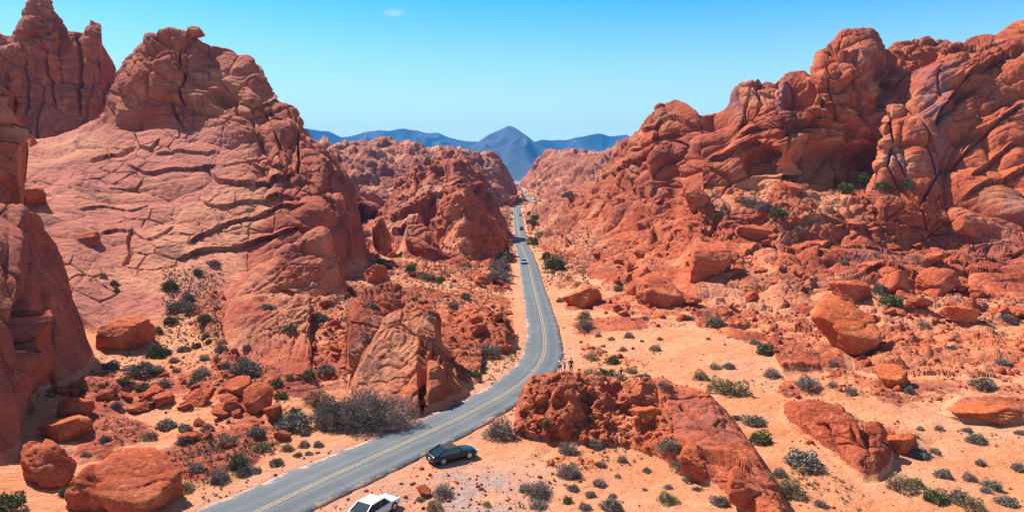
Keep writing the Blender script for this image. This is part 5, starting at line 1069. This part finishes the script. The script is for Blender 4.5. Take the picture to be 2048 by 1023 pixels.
def person(loc, rz, ht, label, top, bottom, skin, arms='down', long_top=False, long_leg=False, lean=0.0, wide=1.0):
    root = empty('person', loc, rz); s_ = ht/1.75
    def S(*p_): return tuple(c*s_ for c in p_)
    ar = {'down': [(.02, .235, 1.14), (.05, .25, .90)], 'raised': [(.16, .24, 1.22), (.32, .12, 1.48)], 'hips': [(-.04, .34, 1.20), (.06, .20, 1.04)]}[arms]
    J = [(S(0, 0, .96), .125*s_*wide, .10*s_), (S(0, 0, 1.12), .115*s_*wide, .09*s_), (S(0, 0, 1.32), .145*s_*wide, .10*s_), (S(0, 0, 1.44), .075*s_), (S(.01, 0, 1.52), .052*s_), (S(.02, 0, 1.60), .078*s_, .085*s_), (S(.02, 0, 1.69), .078*s_, .088*s_), (S(.01, 0, 1.745), .035*s_, .04*s_)]
    E_ = [(i, i+1) for i in range(7)]
    for sd_ in (-1, 1):
        b = len(J); q = ar
        J += [(S(0, sd_*.17, 1.41), .052*s_), (S(q[0][0], sd_*q[0][1], q[0][2]), .038*s_), (S(q[1][0], sd_*q[1][1], q[1][2]), .026*s_), (S(q[1][0]+.03, sd_*(q[1][1]), q[1][2]-.07 if arms != 'raised' else q[1][2]+.06), .030*s_, .018*s_)]
        E_ += [(2, b), (b, b+1), (b+1, b+2), (b+2, b+3)]
        hp = Vector(J[b+3][0]); dn = -1 if arms != 'raised' else 1
        for f_ in range(4):
            c = len(J); ox = (f_-1.5)*.017; ln = (.075, .085, .08, .062)[f_]
            J += [((hp.x+ox*s_, hp.y, hp.z+dn*.045*s_), .0095*s_), ((hp.x+(ox+.006)*s_, hp.y-sd_*.006*s_, hp.z+dn*(.045+ln*.5)*s_), .0085*s_), ((hp.x+(ox+.010)*s_, hp.y-sd_*.022*s_, hp.z+dn*(.045+ln*.85)*s_), .007*s_)]
            E_ += [(b+3, c), (c, c+1), (c+1, c+2)]
        c = len(J); J += [((hp.x+.04*s_, hp.y-sd_*.01*s_, hp.z+dn*.02*s_), .010*s_), ((hp.x+.052*s_, hp.y-sd_*.02*s_, hp.z+dn*.055*s_), .008*s_)]; E_ += [(b+3, c), (c, c+1)]
        b = len(J); st_ = .03*sd_
        J += [(S(0, sd_*.09, .90), .088*s_), (S(.02+st_, sd_*.105, .50), .055*s_), (S(-.01+st_, sd_*.115, .10), .036*s_), (S(.10+st_, sd_*.125, .035), .034*s_, .03*s_), (S(.17+st_, sd_*.13, .03), .028*s_, .022*s_)]
        E_ += [(0, b), (b, b+1), (b+1, b+2), (b+2, b+3), (b+3, b+4)]
    skin_body('body', J, E_, skin, root, 1)
    tp = [(S(0, 0, .93), .150*s_*wide, .12*s_), (S(0, 0, 1.12), .132*s_*wide, .11*s_), (S(0, 0, 1.33), .165*s_*wide, .118*s_), (S(0, 0, 1.445), .085*s_)]
    te = [(0, 1), (1, 2), (2, 3)]
    for sd_ in (-1, 1):
        b = len(tp); f_ = 1.0 if long_top else .62
        tp += [(S(0, sd_*.175, 1.405), .068*s_), (S(ar[0][0]*f_, sd_*(.175+(ar[0][1]-.175)*f_), 1.405+(ar[0][2]-1.405)*f_), .056*s_)]; te += [(2, b), (b, b+1)]
        if long_top: tp.append((S(ar[1][0], sd_*ar[1][1], ar[1][2]), .036*s_)); te.append((b+1, b+2))
    skin_body('shirt', tp, te, top, root, 1)
    bp = [(S(0, 0, .985), .140*s_*wide, .112*s_), (S(0, 0, .88), .135*s_*wide, .115*s_)]; be = [(0, 1)]
    for sd_ in (-1, 1):
        b = len(bp); st_ = .03*sd_; bp += [(S(.005, sd_*.095, .80), .098*s_), (S(.02+st_, sd_*.108, .56), .080*s_)]; be += [(1, b), (b, b+1)]
        if long_leg: bp += [(S(-.01+st_, sd_*.115, .12), .055*s_)]; be += [(b+1, b+2)]
    skin_body('trousers' if long_leg else 'shorts', bp, be, bottom, root, 1)
    for sd_ in (-1, 1):
        st_ = .03*sd_; skin_body('shoe', [(S(-.035+st_, sd_*.117, .045), .045*s_, .042*s_), (S(.09+st_, sd_*.125, .04), .047*s_, .038*s_), (S(.19+st_, sd_*.13, .032), .036*s_, .026*s_)], [(0, 1), (1, 2)], M_TRIM, root, 1)
    bm = bmesh.new(); bmesh.ops.create_uvsphere(bm, u_segments=14, v_segments=10, radius=.105*s_)
    for v_ in bm.verts:
        v_.co = Vector((v_.co.x*1.02-.008, v_.co.y*.90, v_.co.z*1.05+1.685*s_))
    bmesh.ops.delete(bm, geom=[v_ for v_ in bm.verts if v_.co.x > .045*s_ and v_.co.z < 1.725*s_ or v_.co.z < 1.60*s_], context='VERTS'); mk('hair', bm, M_HAIRD, root)
    for sd_ in (-1, 1):
        for nm, mt, c_, r_ in (('eye', M_EYE, (.098, sd_*.032, 1.655), .011), ('ear', skin, (.01, sd_*.088, 1.64), .022)):
            bm = bmesh.new(); bmesh.ops.create_uvsphere(bm, u_segments=8, v_segments=6, radius=r_*s_); bmesh.ops.translate(bm, verts=bm.verts, vec=S(*c_)); mk(nm, bm, mt, root)
    bm = bmesh.new(); bmesh.ops.create_cone(bm, segments=8, radius1=.018*s_, radius2=.006*s_, depth=.045*s_); bmesh.ops.rotate(bm, verts=bm.verts, matrix=Matrix.Rotation(R(-22), 3, 'Y')); bmesh.ops.translate(bm, verts=bm.verts, vec=S(.112, 0, 1.635)); mk('nose', bm, skin, root)
    bm = bmesh.new(); bmesh.ops.create_uvsphere(bm, u_segments=8, v_segments=6, radius=1)
    for v_ in bm.verts: v_.co = Vector((v_.co.x*.008*s_+.098*s_, v_.co.y*.025*s_, v_.co.z*.007*s_+1.595*s_))
    mk('mouth', bm, M_LIP, root)
    tag(root, label, "person", "visitors standing on the front outcrop"); return root
CL = {n_: simple(n_, c_, .9) for n_, c_ in (("white_cloth", (.75, .75, .77)), ("black_cloth", (.02, .018, .02)), ("navy_cloth", (.02, .022, .045)), ("pinkish_cloth", (.45, .28, .30)), ("maroon_cloth", (.07, .02, .022)), ("pale_shorts_cloth", (.50, .38, .33)), ("denim_cloth", (.09, .08, .12)))}
def stand(px_, py_):                              # on the crest of the front outcrop in that direction
    j = int(np.clip(np.searchsorted(pxs, px_), 0, NCOL-1)); on = np.nonzero((ID0[j] == kid['front_right_outcrop']) & (Y2[j] < 90))[0]
    i = on[np.argmin(PY2[j, on]+.02*np.abs(Y2[j, on]-78))]; print('stand', px_, py_, round(float(PY2[j, i]), 1), round(float(Y2[j, i]), 1))
    return Vector((float(X2[j, i]), float(Y2[j, i])-.15, float(Z2[j, i])-.05))
person(stand(1120, 748), R(80), 1.74, "person in white shirt and black shorts, left of the group on the outcrop", CL["white_cloth"], CL["black_cloth"], M_SKIN, 'hips')
person(stand(1129, 750), R(200), 1.72, "person in pale pink top and dark shorts, between two others on the outcrop", CL["pinkish_cloth"], CL["denim_cloth"], M_SKIN, 'raised')
person(stand(1140, 757), R(100), 1.80, "person dressed all in black standing right of the pair on the outcrop", CL["maroon_cloth"], CL["black_cloth"], M_SKIN2, 'down', True, True)
person(stand(1241, 788), R(95), 1.78, "person in dark top and pale shorts standing alone on the outcrop", CL["navy_cloth"], CL["pale_shorts_cloth"], M_SKIN, 'hips', wide=1.1)
print('done', time.time()-T0)
